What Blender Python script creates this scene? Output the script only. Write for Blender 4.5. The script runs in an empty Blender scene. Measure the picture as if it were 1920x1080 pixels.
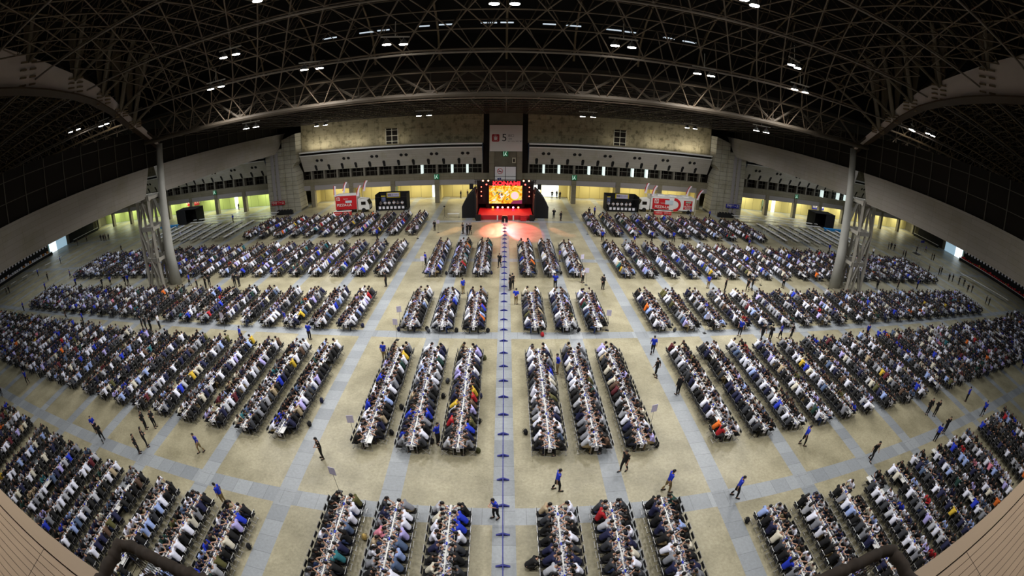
import bpy, math, random
import numpy as np
from mathutils import Vector, Matrix
random.seed(7); rng = np.random.default_rng(7)
PI = math.pi
sc = bpy.context.scene
C = sc.collection

# ------------------------------------------------------------------ camera, world, exposure
CAM = (0.008, 0.0, 18.452)
F_PX, PITCH, YAW, ROLL = 841.1, 0.40289, 0.0178, -0.01283
cd = bpy.data.cameras.new('camera'); cam = bpy.data.objects.new('camera', cd); C.objects.link(cam)
cd.type = 'PANO'; cd.panorama_type = 'FISHEYE_EQUISOLID'
cd.sensor_fit = 'HORIZONTAL'; cd.sensor_width = 36.0; cd.sensor_height = 20.25
cd.fisheye_lens = F_PX / 1920 * 36.0; cd.fisheye_fov = PI
cd.clip_start = 0.1; cd.clip_end = 500
cp, sp, cy_, sy_ = math.cos(PITCH), math.sin(PITCH), math.cos(YAW), math.sin(YAW)
fw = np.array([sy_*cp, cy_*cp, -sp]); rt = np.array([cy_, -sy_, 0]); dn = np.cross(fw, rt)
cr, sr = math.cos(ROLL), math.sin(ROLL)
rt2 = cr*rt + sr*dn; dn2 = -sr*rt + cr*dn
CR = np.array([rt2, dn2, fw])
M = Matrix(((rt2[0], -dn2[0], -fw[0], CAM[0]), (rt2[1], -dn2[1], -fw[1], CAM[1]), (rt2[2], -dn2[2], -fw[2], CAM[2]), (0, 0, 0, 1)))
cam.matrix_world = M
sc.camera = cam
def to_px(p):                                            # only to tell what lies inside the frame
    c = CR @ (np.array(p) - np.array(CAM)); r = math.hypot(c[0], c[1]); th = math.atan2(r, c[2])
    rr = 2*F_PX*math.sin(th/2)
    return 960 + rr*c[0]/r, 540 + rr*c[1]/r

w = bpy.data.worlds.new('world'); sc.world = w; w.use_nodes = True
w.node_tree.nodes['Background'].inputs[0].default_value = (0.5, 0.6, 0.8, 1)
w.node_tree.nodes['Background'].inputs[1].default_value = 0.02
sc.view_settings.view_transform = 'Standard'; sc.view_settings.look = 'None'
sc.view_settings.gamma = 1.0; sc.view_settings.use_curve_mapping = False
sc.view_settings.exposure = 0.0
sc.cycles.use_denoising = True
sc.cycles.max_bounces = 5; sc.cycles.diffuse_bounces = 3; sc.cycles.glossy_bounces = 2; sc.cycles.transmission_bounces = 2
HALL_W = 1220.0          # power of one pair of high-bay lamps
ARC_W = 400.0            # power of one arcade lamp

# ------------------------------------------------------------------ helpers
def srgb(r, g, b):
    f = lambda c: (c/255/12.92) if c/255 <= .04045 else ((c/255+.055)/1.055)**2.4
    return (f(r), f(g), f(b), 1)
MATS = {}
def mat(name, col, rough=.6, metal=0, emit=None, estr=0, noise=0, nscale=3, objcol=False, vcol=False, bump=0):
    if name in MATS: return MATS[name]
    m = bpy.data.materials.new(name); m.use_nodes = True; nt = m.node_tree; b = nt.nodes['Principled BSDF']
    if len(col) == 3: col = (*col, 1)
    b.inputs['Base Color'].default_value = col
    b.inputs['Roughness'].default_value = rough; b.inputs['Metallic'].default_value = metal
    src = None
    if objcol:
        oi = nt.nodes.new('ShaderNodeObjectInfo'); src = oi.outputs['Color']
    if vcol:
        at = nt.nodes.new('ShaderNodeVertexColor'); at.layer_name = 'Col'; src = at.outputs['Color']
    if noise:
        tc = nt.nodes.new('ShaderNodeTexCoord'); nz = nt.nodes.new('ShaderNodeTexNoise'); nz.inputs['Scale'].default_value = nscale
        nz.inputs['Detail'].default_value = 5
        nt.links.new(tc.outputs['Object'], nz.inputs['Vector'])
        mr = nt.nodes.new('ShaderNodeMapRange'); mr.inputs[1].default_value = .3; mr.inputs[2].default_value = .7
        mr.inputs[3].default_value = 1-noise; mr.inputs[4].default_value = 1+noise
        nt.links.new(nz.outputs['Fac'], mr.inputs[0])
        vm = nt.nodes.new('ShaderNodeVectorMath'); vm.operation = 'SCALE'
        if src: nt.links.new(src, vm.inputs[0])
        else: vm.inputs[0].default_value = col[:3]
        nt.links.new(mr.outputs[0], vm.inputs['Scale']); src = vm.outputs[0]
        if bump:
            bp = nt.nodes.new('ShaderNodeBump'); bp.inputs['Strength'].default_value = bump; nt.links.new(nz.outputs['Fac'], bp.inputs['Height']); nt.links.new(bp.outputs[0], b.inputs['Normal'])
    if src: nt.links.new(src, b.inputs['Base Color'])
    if emit:
        b.inputs['Emission Color'].default_value = (*emit[:3], 1); b.inputs['Emission Strength'].default_value = estr
    MATS[name] = m
    return m

class MB:
    def __init__(s): s.v = []; s.f = []; s.r = []; s.role = 0
    def add(s, vs, fs):
        n = len(s.v); s.v += [tuple(map(float, v)) for v in vs]; s.f += [tuple(i+n for i in f) for f in fs]; s.r += [s.role]*len(vs)
    def box(s, c, d, rz=0, taper=1, tilt=0):
        vs = []
        for z in (-1, 1):
            k = taper if z > 0 else 1
            for x, y in ((-1, -1), (1, -1), (1, 1), (-1, 1)):
                px, py, pz = x*d[0]/2*k, y*d[1]/2*k, z*d[2]/2
                if tilt: py, pz = py*math.cos(tilt)-pz*math.sin(tilt), py*math.sin(tilt)+pz*math.cos(tilt)
                vs.append((c[0]+px*math.cos(rz)-py*math.sin(rz), c[1]+px*math.sin(rz)+py*math.cos(rz), c[2]+pz))
        s.add(vs, [(3, 2, 1, 0), (4, 5, 6, 7), (0, 1, 5, 4), (1, 2, 6, 5), (2, 3, 7, 6), (3, 0, 4, 7)])
        return s
    def bb(s, x0, x1, y0, y1, z0, z1): return s.box(((x0+x1)/2, (y0+y1)/2, (z0+z1)/2), (x1-x0, y1-y0, z1-z0))
    def tube(s, pts, rad, n=6, up=(0, 0, 1), closed=False):
        pts = [np.array(p, float) for p in pts]; k = len(pts); vs = []
        if not isinstance(rad, (list, tuple)): rad = [rad]*k
        for i, p in enumerate(pts):
            t = pts[min(i+1, k-1)] - pts[max(i-1, 0)]; t = t/max(np.linalg.norm(t), 1e-9)
            u = np.array(up, float)
            if abs(t@u) > .95: u = np.array([0, 1, 0.]) if abs(t[1]) < .9 else np.array([1., 0, 0])
            a = np.cross(u, t); a /= np.linalg.norm(a); b = np.cross(t, a)
            r = rad[i]; ra, rb = r if isinstance(r, tuple) else (r, r)
            for j in range(n):
                q = 2*PI*j/n; vs.append(p + a*ra*math.cos(q) + b*rb*math.sin(q))
        fs = [(i*n+j, i*n+(j+1) % n, (i+1)*n+(j+1) % n, (i+1)*n+j) for i in range(k-1) for j in range(n)]
        fs += [tuple(range(n-1, -1, -1)), tuple((k-1)*n+j for j in range(n))]
        s.add(vs, fs); return s
    def ell(s, c, r, n=8, m=6, warp=None, tilt=0):
        vs = [(0, 0, 1)]
        for i in range(1, m):
            for j in range(n):
                a, b = PI*i/m, 2*PI*j/n; vs.append((math.sin(a)*math.cos(b), math.sin(a)*math.sin(b), math.cos(a)))
        vs.append((0, 0, -1)); out = []
        for v in vs:
            k = warp(v) if warp else 1
            x, y, z = v[0]*r[0]*k, v[1]*r[1]*k, v[2]*r[2]*k
            y, z = y*math.cos(tilt)-z*math.sin(tilt), y*math.sin(tilt)+z*math.cos(tilt)
            out.append((c[0]+x, c[1]+y, c[2]+z))
        fs = [(0, 1+j, 1+(j+1) % n) for j in range(n)]
        fs += [(1+i*n+j, 1+(i+1)*n+j, 1+(i+1)*n+(j+1) % n, 1+i*n+(j+1) % n) for i in range(m-2) for j in range(n)]
        L = len(vs)-1; fs += [(L, 1+(m-2)*n+(j+1) % n, 1+(m-2)*n+j) for j in range(n)]
        s.add(out, fs); return s
    def prism(s, poly, lo, hi, axis='y'):
        # poly: list of (a,b); axis is the extrusion axis
        n = len(poly)
        def P(a, b, t): return {'y': (a, t, b), 'x': (t, a, b), 'z': (a, b, t)}[axis]
        vs = [P(a, b, lo) for a, b in poly]+[P(a, b, hi) for a, b in poly]
        s.add(vs, [tuple(range(n-1, -1, -1)), tuple(range(n, 2*n))]+[(i, (i+1) % n, n+(i+1) % n, n+i) for i in range(n)])
        return s
    def mesh(s, name, mats, smooth=False):
        me = bpy.data.meshes.new(name); me.from_pydata(s.v, [], s.f)
        for m in (mats if isinstance(mats, (list, tuple)) else [mats]): me.materials.append(m)
        if smooth: me.polygons.foreach_set('use_smooth', [True]*len(me.polygons))
        me.update(); return me
    def build(s, name, m, parent=None, smooth=False):
        o = bpy.data.objects.new(name, s.mesh(name, m, smooth)); C.objects.link(o)
        if parent: o.parent = parent
        return o
def tag(o, label=None, cat=None, group=None, kind=None):
    if label: o['label'] = label
    if cat: o['category'] = cat
    if group: o['group'] = group
    if kind: o['kind'] = kind
    return o
def empty(name, loc, rz=0, label=None, cat=None, group=None):
    o = bpy.data.objects.new(name, None); C.objects.link(o); o.location = loc; o.rotation_euler = (0, 0, rz); o.empty_display_size = .2
    return tag(o, label, cat, group)
def struct(name, mb, m, parent=None, smooth=False):
    o = mb.build(name, m, parent, smooth)
    if not parent: o['kind'] = 'structure'
    return o
def copy_tree(o, parent=None):
    c = o.copy(); C.objects.link(c)
    if parent: c.parent = parent
    for ch in KIDS.get(o.name, []): copy_tree(ch, c)
    return c
KIDS = {}
def text(name, body, size, loc, rot, m, parent=None, align='CENTER', ext=.01, sx=1, off=0.0):
    t = bpy.data.curves.new(name, 'FONT'); t.body = body; t.size = size; t.align_x = align; t.align_y = 'CENTER'; t.extrude = ext; t.offset = off
    t.materials.append(m); tmp = bpy.data.objects.new('t', t); C.objects.link(tmp); dg = bpy.context.evaluated_depsgraph_get(); me = bpy.data.meshes.new_from_object(tmp.evaluated_get(dg)); me.name = name; bpy.data.objects.remove(tmp); bpy.data.curves.remove(t)
    if not me.materials: me.materials.append(m)
    o = bpy.data.objects.new(name, me); C.objects.link(o); o.location = loc; o.rotation_euler = rot; o.scale = (sx, 1, 1)
    if parent: o.parent = parent
    return o
def light(name, kind, loc, power, col, size=1, rot=(0, 0, 0), parent=None, spot=None, blend=.3, sizey=None, spread=None):
    l = bpy.data.lights.new(name, kind); l.energy = power; l.color = col[:3]
    if kind == 'AREA':
        l.size = size
        if sizey: l.shape = 'RECTANGLE'; l.size_y = sizey
        else: l.shape = 'DISK'
    if kind == 'AREA' and spread: l.spread = spread
    if kind == 'SPOT': l.spot_size = spot; l.spot_blend = blend; l.shadow_soft_size = size
    elif kind == 'POINT': l.shadow_soft_size = size
    o = bpy.data.objects.new(name, l); C.objects.link(o); o.location = loc; o.rotation_euler = rot
    if parent: o.parent = parent
    return o
ORD = ['first', 'second', 'third', 'fourth', 'fifth', 'sixth', 'seventh', 'eighth', 'ninth', 'tenth', 'eleventh', 'twelfth', 'thirteenth', 'fourteenth', 'fifteenth', 'sixteenth', 'seventeenth', 'eighteenth', 'nineteenth', 'twentieth'] + ['%dth' % i for i in range(21, 40)]

# ------------------------------------------------------------------ materials of the setting
def floor_mat():
    m = bpy.data.materials.new('concrete_floor'); m.use_nodes = True; nt = m.node_tree; N = nt.nodes.new; L = nt.links.new
    b = nt.nodes['Principled BSDF']; geo = N('ShaderNodeNewGeometry'); sep = N('ShaderNodeSeparateXYZ'); L(geo.outputs['Position'], sep.inputs[0])
    def math_(op, a, b_=None, c=None):
        n = N('ShaderNodeMath'); n.operation = op
        for i, q in enumerate((a, b_, c)):
            if q is None: continue
            if isinstance(q, (int, float)): n.inputs[i].default_value = q
            else: L(q, n.inputs[i])
        return n.outputs[0]
    def band(coord, period, off, half):
        return math_('LESS_THAN', math_('PINGPONG', math_('SUBTRACT', coord, off), period/2), half)
    bx = band(sep.outputs['X'], 6.0, 0.0, .57); by = band(sep.outputs['Y'], 18.96, 14.09, .57)
    bands = math_('MAXIMUM', bx, by)
    # concrete
    def noise(scale, detail=6, vec=None, rough=.6):
        n = N('ShaderNodeTexNoise'); n.inputs['Scale'].default_value = scale; n.inputs['Detail'].default_value = detail; n.inputs['Roughness'].default_value = rough
        L(vec or geo.outputs['Position'], n.inputs['Vector']); return n.outputs['Fac']
    ramp = N('ShaderNodeValToRGB'); L(noise(.35, 8), ramp.inputs[0])
    ramp.color_ramp.elements[0].position = .36; ramp.color_ramp.elements[0].color = srgb(136, 130, 106)
    ramp.color_ramp.elements[1].position = .62; ramp.color_ramp.elements[1].color = srgb(166, 159, 133)
    r2 = N('ShaderNodeValToRGB'); L(noise(6, 8, rough=.75), r2.inputs[0])
    r2.color_ramp.elements[0].position = .34; r2.color_ramp.elements[0].color = (.66, .65, .62, 1); r2.color_ramp.elements[1].position = .62; r2.color_ramp.elements[1].color = (1.05, 1.05, 1.05, 1)
    mul = N('ShaderNodeMix'); mul.data_type = 'RGBA'; mul.blend_type = 'MULTIPLY'; mul.inputs[0].default_value = .8; L(ramp.outputs[0], mul.inputs[6]); L(r2.outputs[0], mul.inputs[7])
    # small dark specks (chipped spots)
    vor = N('ShaderNodeTexVoronoi'); vor.inputs['Scale'].default_value = 2.6; L(geo.outputs['Position'], vor.inputs['Vector'])
    speck = math_('MULTIPLY', math_('LESS_THAN', vor.outputs['Distance'], .075), math_('GREATER_THAN', noise(.8, 2), .5))
    spk = N('ShaderNodeMix'); spk.data_type = 'RGBA'; L(math_('MULTIPLY', speck, .55), spk.inputs[0]); L(mul.outputs[2], spk.inputs[6]); spk.inputs[7].default_value = srgb(80, 74, 55)
    # pit-cover bands: plates of varying grey
    brk = N('ShaderNodeTexWhiteNoise'); brk.noise_dimensions = '2D'
    cmb = N('ShaderNodeCombineXYZ'); L(math_('ADD', math_('MULTIPLY', math_('FLOOR', math_('MULTIPLY', sep.outputs['X'], .9)), math_('SUBTRACT', 1, bx)), math_('MULTIPLY', math_('ROUND', math_('DIVIDE', sep.outputs['X'], 6)), bx)), cmb.inputs[0]); L(math_('MULTIPLY', math_('FLOOR', math_('MULTIPLY', sep.outputs['Y'], .9)), math_('SUBTRACT', 1, by)), cmb.inputs[1]); L(cmb.outputs[0], brk.inputs['Vector'])
    r3 = N('ShaderNodeValToRGB'); L(brk.outputs['Value'], r3.inputs[0]); r3.color_ramp.elements[0].color = srgb(130, 135, 140); r3.color_ramp.elements[1].color = srgb(150, 154, 158)
    r3.color_ramp.elements[-1].color = srgb(152, 157, 161)
    m4 = N('ShaderNodeMix'); m4.data_type = 'RGBA'; m4.blend_type = 'MULTIPLY'; m4.inputs[0].default_value = .5; L(r3.outputs[0], m4.inputs[6]); L(r2.outputs[0], m4.inputs[7])
    ln = math_('MAXIMUM', math_('MULTIPLY', bx, math_('LESS_THAN', math_('FRACT', math_('MULTIPLY', sep.outputs['Y'], .9)), .03)), math_('MULTIPLY', by, math_('LESS_THAN', math_('FRACT', math_('MULTIPLY', sep.outputs['X'], .9)), .03)))
    m5 = N('ShaderNodeMix'); m5.data_type = 'RGBA'; L(math_('MULTIPLY', ln, .45), m5.inputs[0]); L(m4.outputs[2], m5.inputs[6]); m5.inputs[7].default_value = srgb(80, 82, 84)
    fin = N('ShaderNodeMix'); fin.data_type = 'RGBA'; L(bands, fin.inputs[0]); L(spk.outputs[2], fin.inputs[6]); L(m5.outputs[2], fin.inputs[7])
    L(fin.outputs[2], b.inputs['Base Color']); b.inputs['Roughness'].default_value = .38; b.inputs['Specular IOR Level'].default_value = .45
    rr = N('ShaderNodeMapRange'); L(noise(1.2, 4), rr.inputs[0]); rr.inputs[3].default_value = .28; rr.inputs[4].default_value = .55; L(rr.outputs[0], b.inputs['Roughness'])
    return m
def tiled(name, c1, c2, mortar, bw, bh, axis='xz', rough=.8, stain=0, stain_scale=.4, ms=.015, offset=0.0):
    m = bpy.data.materials.new(name); m.use_nodes = True; nt = m.node_tree; N = nt.nodes.new; L = nt.links.new; b = nt.nodes['Principled BSDF']
    geo = N('ShaderNodeNewGeometry'); sep = N('ShaderNodeSeparateXYZ'); L(geo.outputs['Position'], sep.inputs[0]); cmb = N('ShaderNodeCombineXYZ')
    L(sep.outputs[axis[0].upper()], cmb.inputs[0]); L(sep.outputs[axis[1].upper()], cmb.inputs[1])
    br = N('ShaderNodeTexBrick'); L(cmb.outputs[0], br.inputs['Vector']); br.offset = offset; br.inputs['Scale'].default_value = 1
    br.inputs['Brick Width'].default_value = bw; br.inputs['Row Height'].default_value = bh; br.inputs['Mortar Size'].default_value = ms
    br.inputs['Color1'].default_value = c1; br.inputs['Color2'].default_value = c2; br.inputs['Mortar'].default_value = mortar
    out = br.outputs['Color']
    if stain:
        nz = N('ShaderNodeTexNoise'); nz.inputs['Scale'].default_value = stain_scale; nz.inputs['Detail'].default_value = 7; nz.inputs['Roughness'].default_value = .7; L(geo.outputs['Position'], nz.inputs['Vector'])
        rp = N('ShaderNodeValToRGB'); L(nz.outputs['Fac'], rp.inputs[0]); rp.color_ramp.elements[0].position = .36; rp.color_ramp.elements[0].color = (1-stain, 1-stain, (1-stain)*.9, 1); rp.color_ramp.elements[1].position = .5; rp.color_ramp.elements[1].color = (1, 1, 1, 1)
        mx = N('ShaderNodeMix'); mx.data_type = 'RGBA'; mx.blend_type = 'MULTIPLY'; mx.inputs[0].default_value = 1; L(out, mx.inputs[6]); L(rp.outputs[0], mx.inputs[7]); out = mx.outputs[2]
    L(out, b.inputs['Base Color']); b.inputs['Roughness'].default_value = rough
    return m
m_floor = floor_mat()
m_steel = mat('roof_steel', srgb(92, 78, 62), .6)
m_steel2 = mat('girder_steel', srgb(118, 108, 98), .6, noise=.08, nscale=.5)
m_flange = mat('girder_flange', srgb(110, 92, 66), .6)
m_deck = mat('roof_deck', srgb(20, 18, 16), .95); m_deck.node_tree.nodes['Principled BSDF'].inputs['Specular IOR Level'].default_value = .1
m_panel = tiled('grey_cladding_panels', srgb(150, 144, 136), srgb(143, 138, 130), srgb(120, 114, 106), 3.0, .55, 'yz', stain=.12, stain_scale=.15, ms=.012)
m_panel_x = tiled('grey_cladding_panels_wall', srgb(176, 172, 164), srgb(168, 164, 156), srgb(140, 136, 130), 2.97, .45, 'xz', stain=.1, ms=.01)
m_conc = tiled('concrete_beam', srgb(128, 122, 104), srgb(122, 116, 98), srgb(96, 90, 76), 2.97, 1.3, 'xz', stain=.15, ms=.02)
m_upper = tiled('stained_render_wall', srgb(160, 150, 120), srgb(150, 140, 110), srgb(90, 82, 58), 1.5, 1.5, 'xz', stain=.6, stain_scale=.9, ms=.012)
m_pier = tiled('pier_tiles', srgb(168, 164, 148), srgb(158, 154, 138), srgb(80, 78, 70), 1.6, .9, 'xz', stain=.2, ms=.03)
m_dark = mat('dark_glazing', srgb(24, 20, 15), .5); m_dark.node_tree.nodes['Principled BSDF'].inputs['Specular IOR Level'].default_value = .12
m_mull = mat('mullion_grey', srgb(120, 116, 104), .6)
m_white = mat('white_paint', srgb(225, 225, 222), .5)
m_lintel = mat('lintel_panel', srgb(150, 146, 146), .6)
m_yellow = tiled('arcade_wall', srgb(196, 184, 128), srgb(190, 178, 122), srgb(110, 100, 66), 2.2, 5.2, 'xz', ms=.03)
m_green_lit = tiled('arcade_wall_green_lit', srgb(176, 188, 118), srgb(170, 182, 112), srgb(100, 108, 60), 2.2, 5.2, 'xz', ms=.03)  # arcade wall with the greenish lamp light put into its colour
m_black = mat('black_cloth', srgb(16, 16, 18), .9)
m_blackm = mat('black_metal', srgb(20, 20, 22), .45)
m_chrome = mat('silver_tube', srgb(190, 190, 192), .35, .7)
m_tabletop = mat('table_top_white', srgb(216, 216, 214), .45)
m_paper = mat('white_paper', srgb(232, 230, 240), .8)
m_blue = mat('royal_blue', srgb(20, 50, 190), .6)
m_navyb = mat('barrier_blue', srgb(22, 30, 120), .5)
m_red = mat('stage_red', srgb(200, 20, 34), .7)
m_signred = mat('sign_red', srgb(190, 22, 30), .6)
m_glow = mat('lamp_glow', (1, 1, 1), .5, emit=(1, .97, .9), estr=30)
m_day = mat('lit_glass', (1, 1, 1), .5, emit=(.82, 1, .95), estr=.75)

# ------------------------------------------------------------------ setting: floor, ceiling, walls
YF = 85.7                                       # plane of the far wall
b = MB(); b.add([(-130, -6, 0), (130, -6, 0), (130, 104, 0), (-130, 104, 0)], [(0, 1, 2, 3)]); b.add([(-130, -6, -.3), (130, -6, -.3), (130, 104, -.3), (-130, 104, -.3)], [(3, 2, 1, 0)])
struct('floor', b, m_floor)

def zb(y): return 19.5 + 12.5*math.sqrt(max(0, 1-(y/43.5)**2))
def arc_pts(step, ymin):
    ys = np.concatenate([43.5*np.sin(np.linspace(PI/2, 0, 2000)), -np.linspace(0.01, -ymin, 300)]); zs = np.array([zb(abs(y)) for y in ys])
    s = np.concatenate([[0], np.cumsum(np.hypot(np.diff(ys), np.diff(zs)))]); out = []
    for q in np.arange(0, s[-1], step): out.append((np.interp(q, s, ys), np.interp(q, s, zs)))
    return out
roof = empty('ceiling', (0, 0, 0)); roof['kind'] = 'structure'
def struts(segs, n=4):
    P0 = np.array([s[0] for s in segs], float); P1 = np.array([s[1] for s in segs], float); R = np.array([s[2] for s in segs], float)
    t = P1-P0; t /= np.linalg.norm(t, axis=1)[:, None]; u = np.tile([0, 0, 1.], (len(t), 1)); u[np.abs(t[:, 2]) > .9] = [1, 0, 0]
    a = np.cross(u, t); a /= np.linalg.norm(a, axis=1)[:, None]; c = np.cross(t, a)
    vs = np.zeros((len(t), 2*n, 3))
    for j in range(n):
        o = a*math.cos(2*PI*j/n)+c*math.sin(2*PI*j/n); vs[:, j] = P0+o*R[:, None]; vs[:, n+j] = P1+o*R[:, None]
    fs = np.array([(j, (j+1) % n, n+(j+1) % n, n+j) for j in range(n)]); F = (fs[None]+(np.arange(len(t))*2*n)[:, None, None]).reshape(-1, 4)
    return vs.reshape(-1, 3), F
def mesh_np(name, V, F, mats, col=None, smooth=False):
    me = bpy.data.meshes.new(name); me.vertices.add(len(V)); me.vertices.foreach_set('co', np.ascontiguousarray(V, dtype=np.float32).ravel())
    tot = sum(f.size for f in F); me.loops.add(tot); me.polygons.add(sum(len(f) for f in F))
    me.loops.foreach_set('vertex_index', np.concatenate([f.ravel() for f in F]).astype(np.int32))
    ls = np.concatenate([np.full(len(f), f.shape[1]) for f in F]); me.polygons.foreach_set('loop_start', (np.cumsum(ls)-ls).astype(np.int32))
    for m in mats: me.materials.append(m)
    if smooth: me.polygons.foreach_set('use_smooth', np.ones(len(ls), bool))
    if col is not None:
        ca = me.color_attributes.new('Col', 'FLOAT_COLOR', 'POINT'); ca.data.foreach_set('color', np.ascontiguousarray(col, dtype=np.float32).ravel())
    me.update(calc_edges=True); return me
# vault: two-layer triangulated lattice
rows = arc_pts(2.85, -5.5); NJ = 42; PX = 3.1
ctr = np.array([0, 3.0])
def Bn(i, j): y, z = rows[i]; return (j*PX+(PX/2 if i % 2 else 0), y, z)
nrm = []
for i, (y, z) in enumerate(rows):
    a = np.array(rows[max(i-1, 0)]); c_ = np.array(rows[min(i+1, len(rows)-1)]); t = c_-a; t /= np.linalg.norm(t); nrm.append((-t[1], t[0]) if t[0] > 0 else (t[1], -t[0]))
def Tn(i, j):
    y, z = rows[i]; n = nrm[i]; y2 = y+abs(n[0])*2.6*(1 if y > 0 else -1)-.9; z2 = z+abs(n[1])*2.6+.9
    return (j*PX+(PX/2 if i % 2 else 0)+PX/2, y2, z2)
seg = []
for i in range(len(rows)):
    for j in range(-NJ, NJ):
        if 40.6 < abs(j*PX+PX/2) < 50.4: continue
        rb = .075
        seg.append((Bn(i, j), Bn(i, j+1), rb)); seg.append((Tn(i, j), Tn(i, j+1), .06))
        seg.append((Bn(i, j), Tn(i, j), .05))
        if i+1 < len(rows):
            o = 0 if i % 2 else -1
            seg.append((Bn(i, j), Bn(i+1, j+o), rb)); seg.append((Bn(i, j), Bn(i+1, j+o+1), rb))
            if (i+j) % 2: seg.append((Tn(i, j), Tn(i+1, j+o), .06))
            seg.append((Tn(i, j), Bn(i+1, j+(1 if i % 2 else 0)), .05))
V, F = struts(seg, 4); o = bpy.data.objects.new('vault_lattice', mesh_np('vault_lattice', V, [F], [m_steel])); C.objects.link(o); o.parent = roof
# long tie tubes along the hall, under the vault
seg = []
for i in (2, 5, 8, 11):
    if i < len(rows):
        y, z = rows[i]
        for j in range(-NJ//2, NJ//2):
            seg.append(((j*6.2, y-.3, z-.35), ((j+1)*6.2, y-.3, z-.35), .11))
V, F = struts(seg, 6); o = bpy.data.objects.new('tie_tubes', mesh_np('tie_tubes', V, [F], [m_steel2])); C.objects.link(o); o.parent = roof
# low flat frame between the cross truss and the far wall
seg = []; Y0, Y1, NY = 44.2, 85.2, 11; dy = (Y1-Y0)/NY
def Lb(j, i): y = Y0+i*dy; return (j*3.8, y, 19.9-(y-43.5)*.058)
def Lt(j, i): y = Y0+(i+.5)*dy; return ((j+.5)*3.8, y, 21.3-(y-43.5)*.058)
for j in range(-33, 33):
    for i in range(NY+1):
        seg.append((Lb(j, i), Lb(j+1, i), .07))
        if i < NY:
            seg.append((Lb(j, i), Lb(j, i+1), .07)); seg.append((Lt(j, i), Lt(j+1, i), .05))
            for q in ((j, i), (j+1, i), (j, i+1), (j+1, i+1)): seg.append((Lb(*q), Lt(j, i), .045))
            if i+1 < NY: seg.append((Lt(j, i), Lt(j, i+1), .05))
V, F = struts(seg, 4); o = bpy.data.objects.new('far_bay_frame', mesh_np('far_bay_frame', V, [F], [mat('far_frame_steel', srgb(56, 48, 38), .75)])); C.objects.link(o); o.parent = roof
# decks
b = MB(); prof = [(y, z+4.6) for y, z in rows if y > -6]; prof = [(48.5, 23.2)]+prof
for k in range(len(prof)-1):
    (y0, z0), (y1, z1) = prof[k], prof[k+1]; sh = 4.6
    b.add([(-130, y0+(sh if k else 0), z0), (130, y0+(sh if k else 0), z0), (130, y1+sh, z1), (-130, y1+sh, z1)], [(0, 1, 2, 3)])
b.add([(-130, 48.5, 23.2), (130, 48.5, 23.2), (130, YF+1, 20.2), (-130, YF+1, 20.2)], [(0, 1, 2, 3)])
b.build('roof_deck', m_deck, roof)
# roof ribs running across the vault (seen between the lattice members)
seg = []
for x in range(-126, 127, 7):
    for k in range(1, len(prof)-1): seg.append(((x, prof[k][0]+4.2, prof[k][1]-.2), (x, prof[k+1][0]+4.2, prof[k+1][1]-.2), .12))
V, F = struts(seg, 4); o = bpy.data.objects.new('roof_rib', mesh_np('roof_rib', V, [F], [m_flange])); C.objects.link(o); o.parent = roof
# strips of daylight glass high in the vault
b = MB()
for k in range(-9, 10):
    if k % 3 != 1: b.box((k*2.1+.3*(k % 2), 45.6, 27.6-abs(k)*.03), (1.3+.3*(k % 2), .1, .13))
for s in (-1, 1):
    for k in range(7): b.box((s*(4+k*2.6), 38-k*.0, 31.0+k*.35-.02*k*k), (1.2, .1, .2))
b.build('roof_light_strip', mat('daylight_strip', (1, 1, 1), .5, emit=(.75, .88, 1), estr=.7), roof)

# cross truss between the columns (y = 43.5) and its lower tube
b = MB(); P = 7.27
for s in range(-17, 17):
    x0, x1 = s*P, (s+1)*P; camb = lambda x: 19.55 + .35*math.sin(PI*((x+43.6) % 87.2)/87.2)
    b.tube([(x0, 43.5, camb(x0)), ((x0+x1)/2, 43.5, camb((x0+x1)/2)), (x1, 43.5, camb(x1-.001))], .3, 8)
    xm = (x0+x1)/2
    b.tube([(x0, 43.5, camb(x0)+.1), (xm, 43.5, 22.3)], .15, 6); b.tube([(xm, 43.5, 22.3), (x1, 43.5, camb(x1-.001)+.1)], .15, 6)
    b.tube([(xm, 43.5, 22.3), (xm+P, 43.5, 22.3)], .13, 6); b.tube([(x0, 43.5, camb(x0)), (x0, 43.5, 22.3)], .08, 6)
    b.box((x0, 43.5, camb(x0)+.25), (.9, .12, .6))
struct('trim_1', b, mat('cross_truss_steel', srgb(66, 57, 45), .75))

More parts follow.
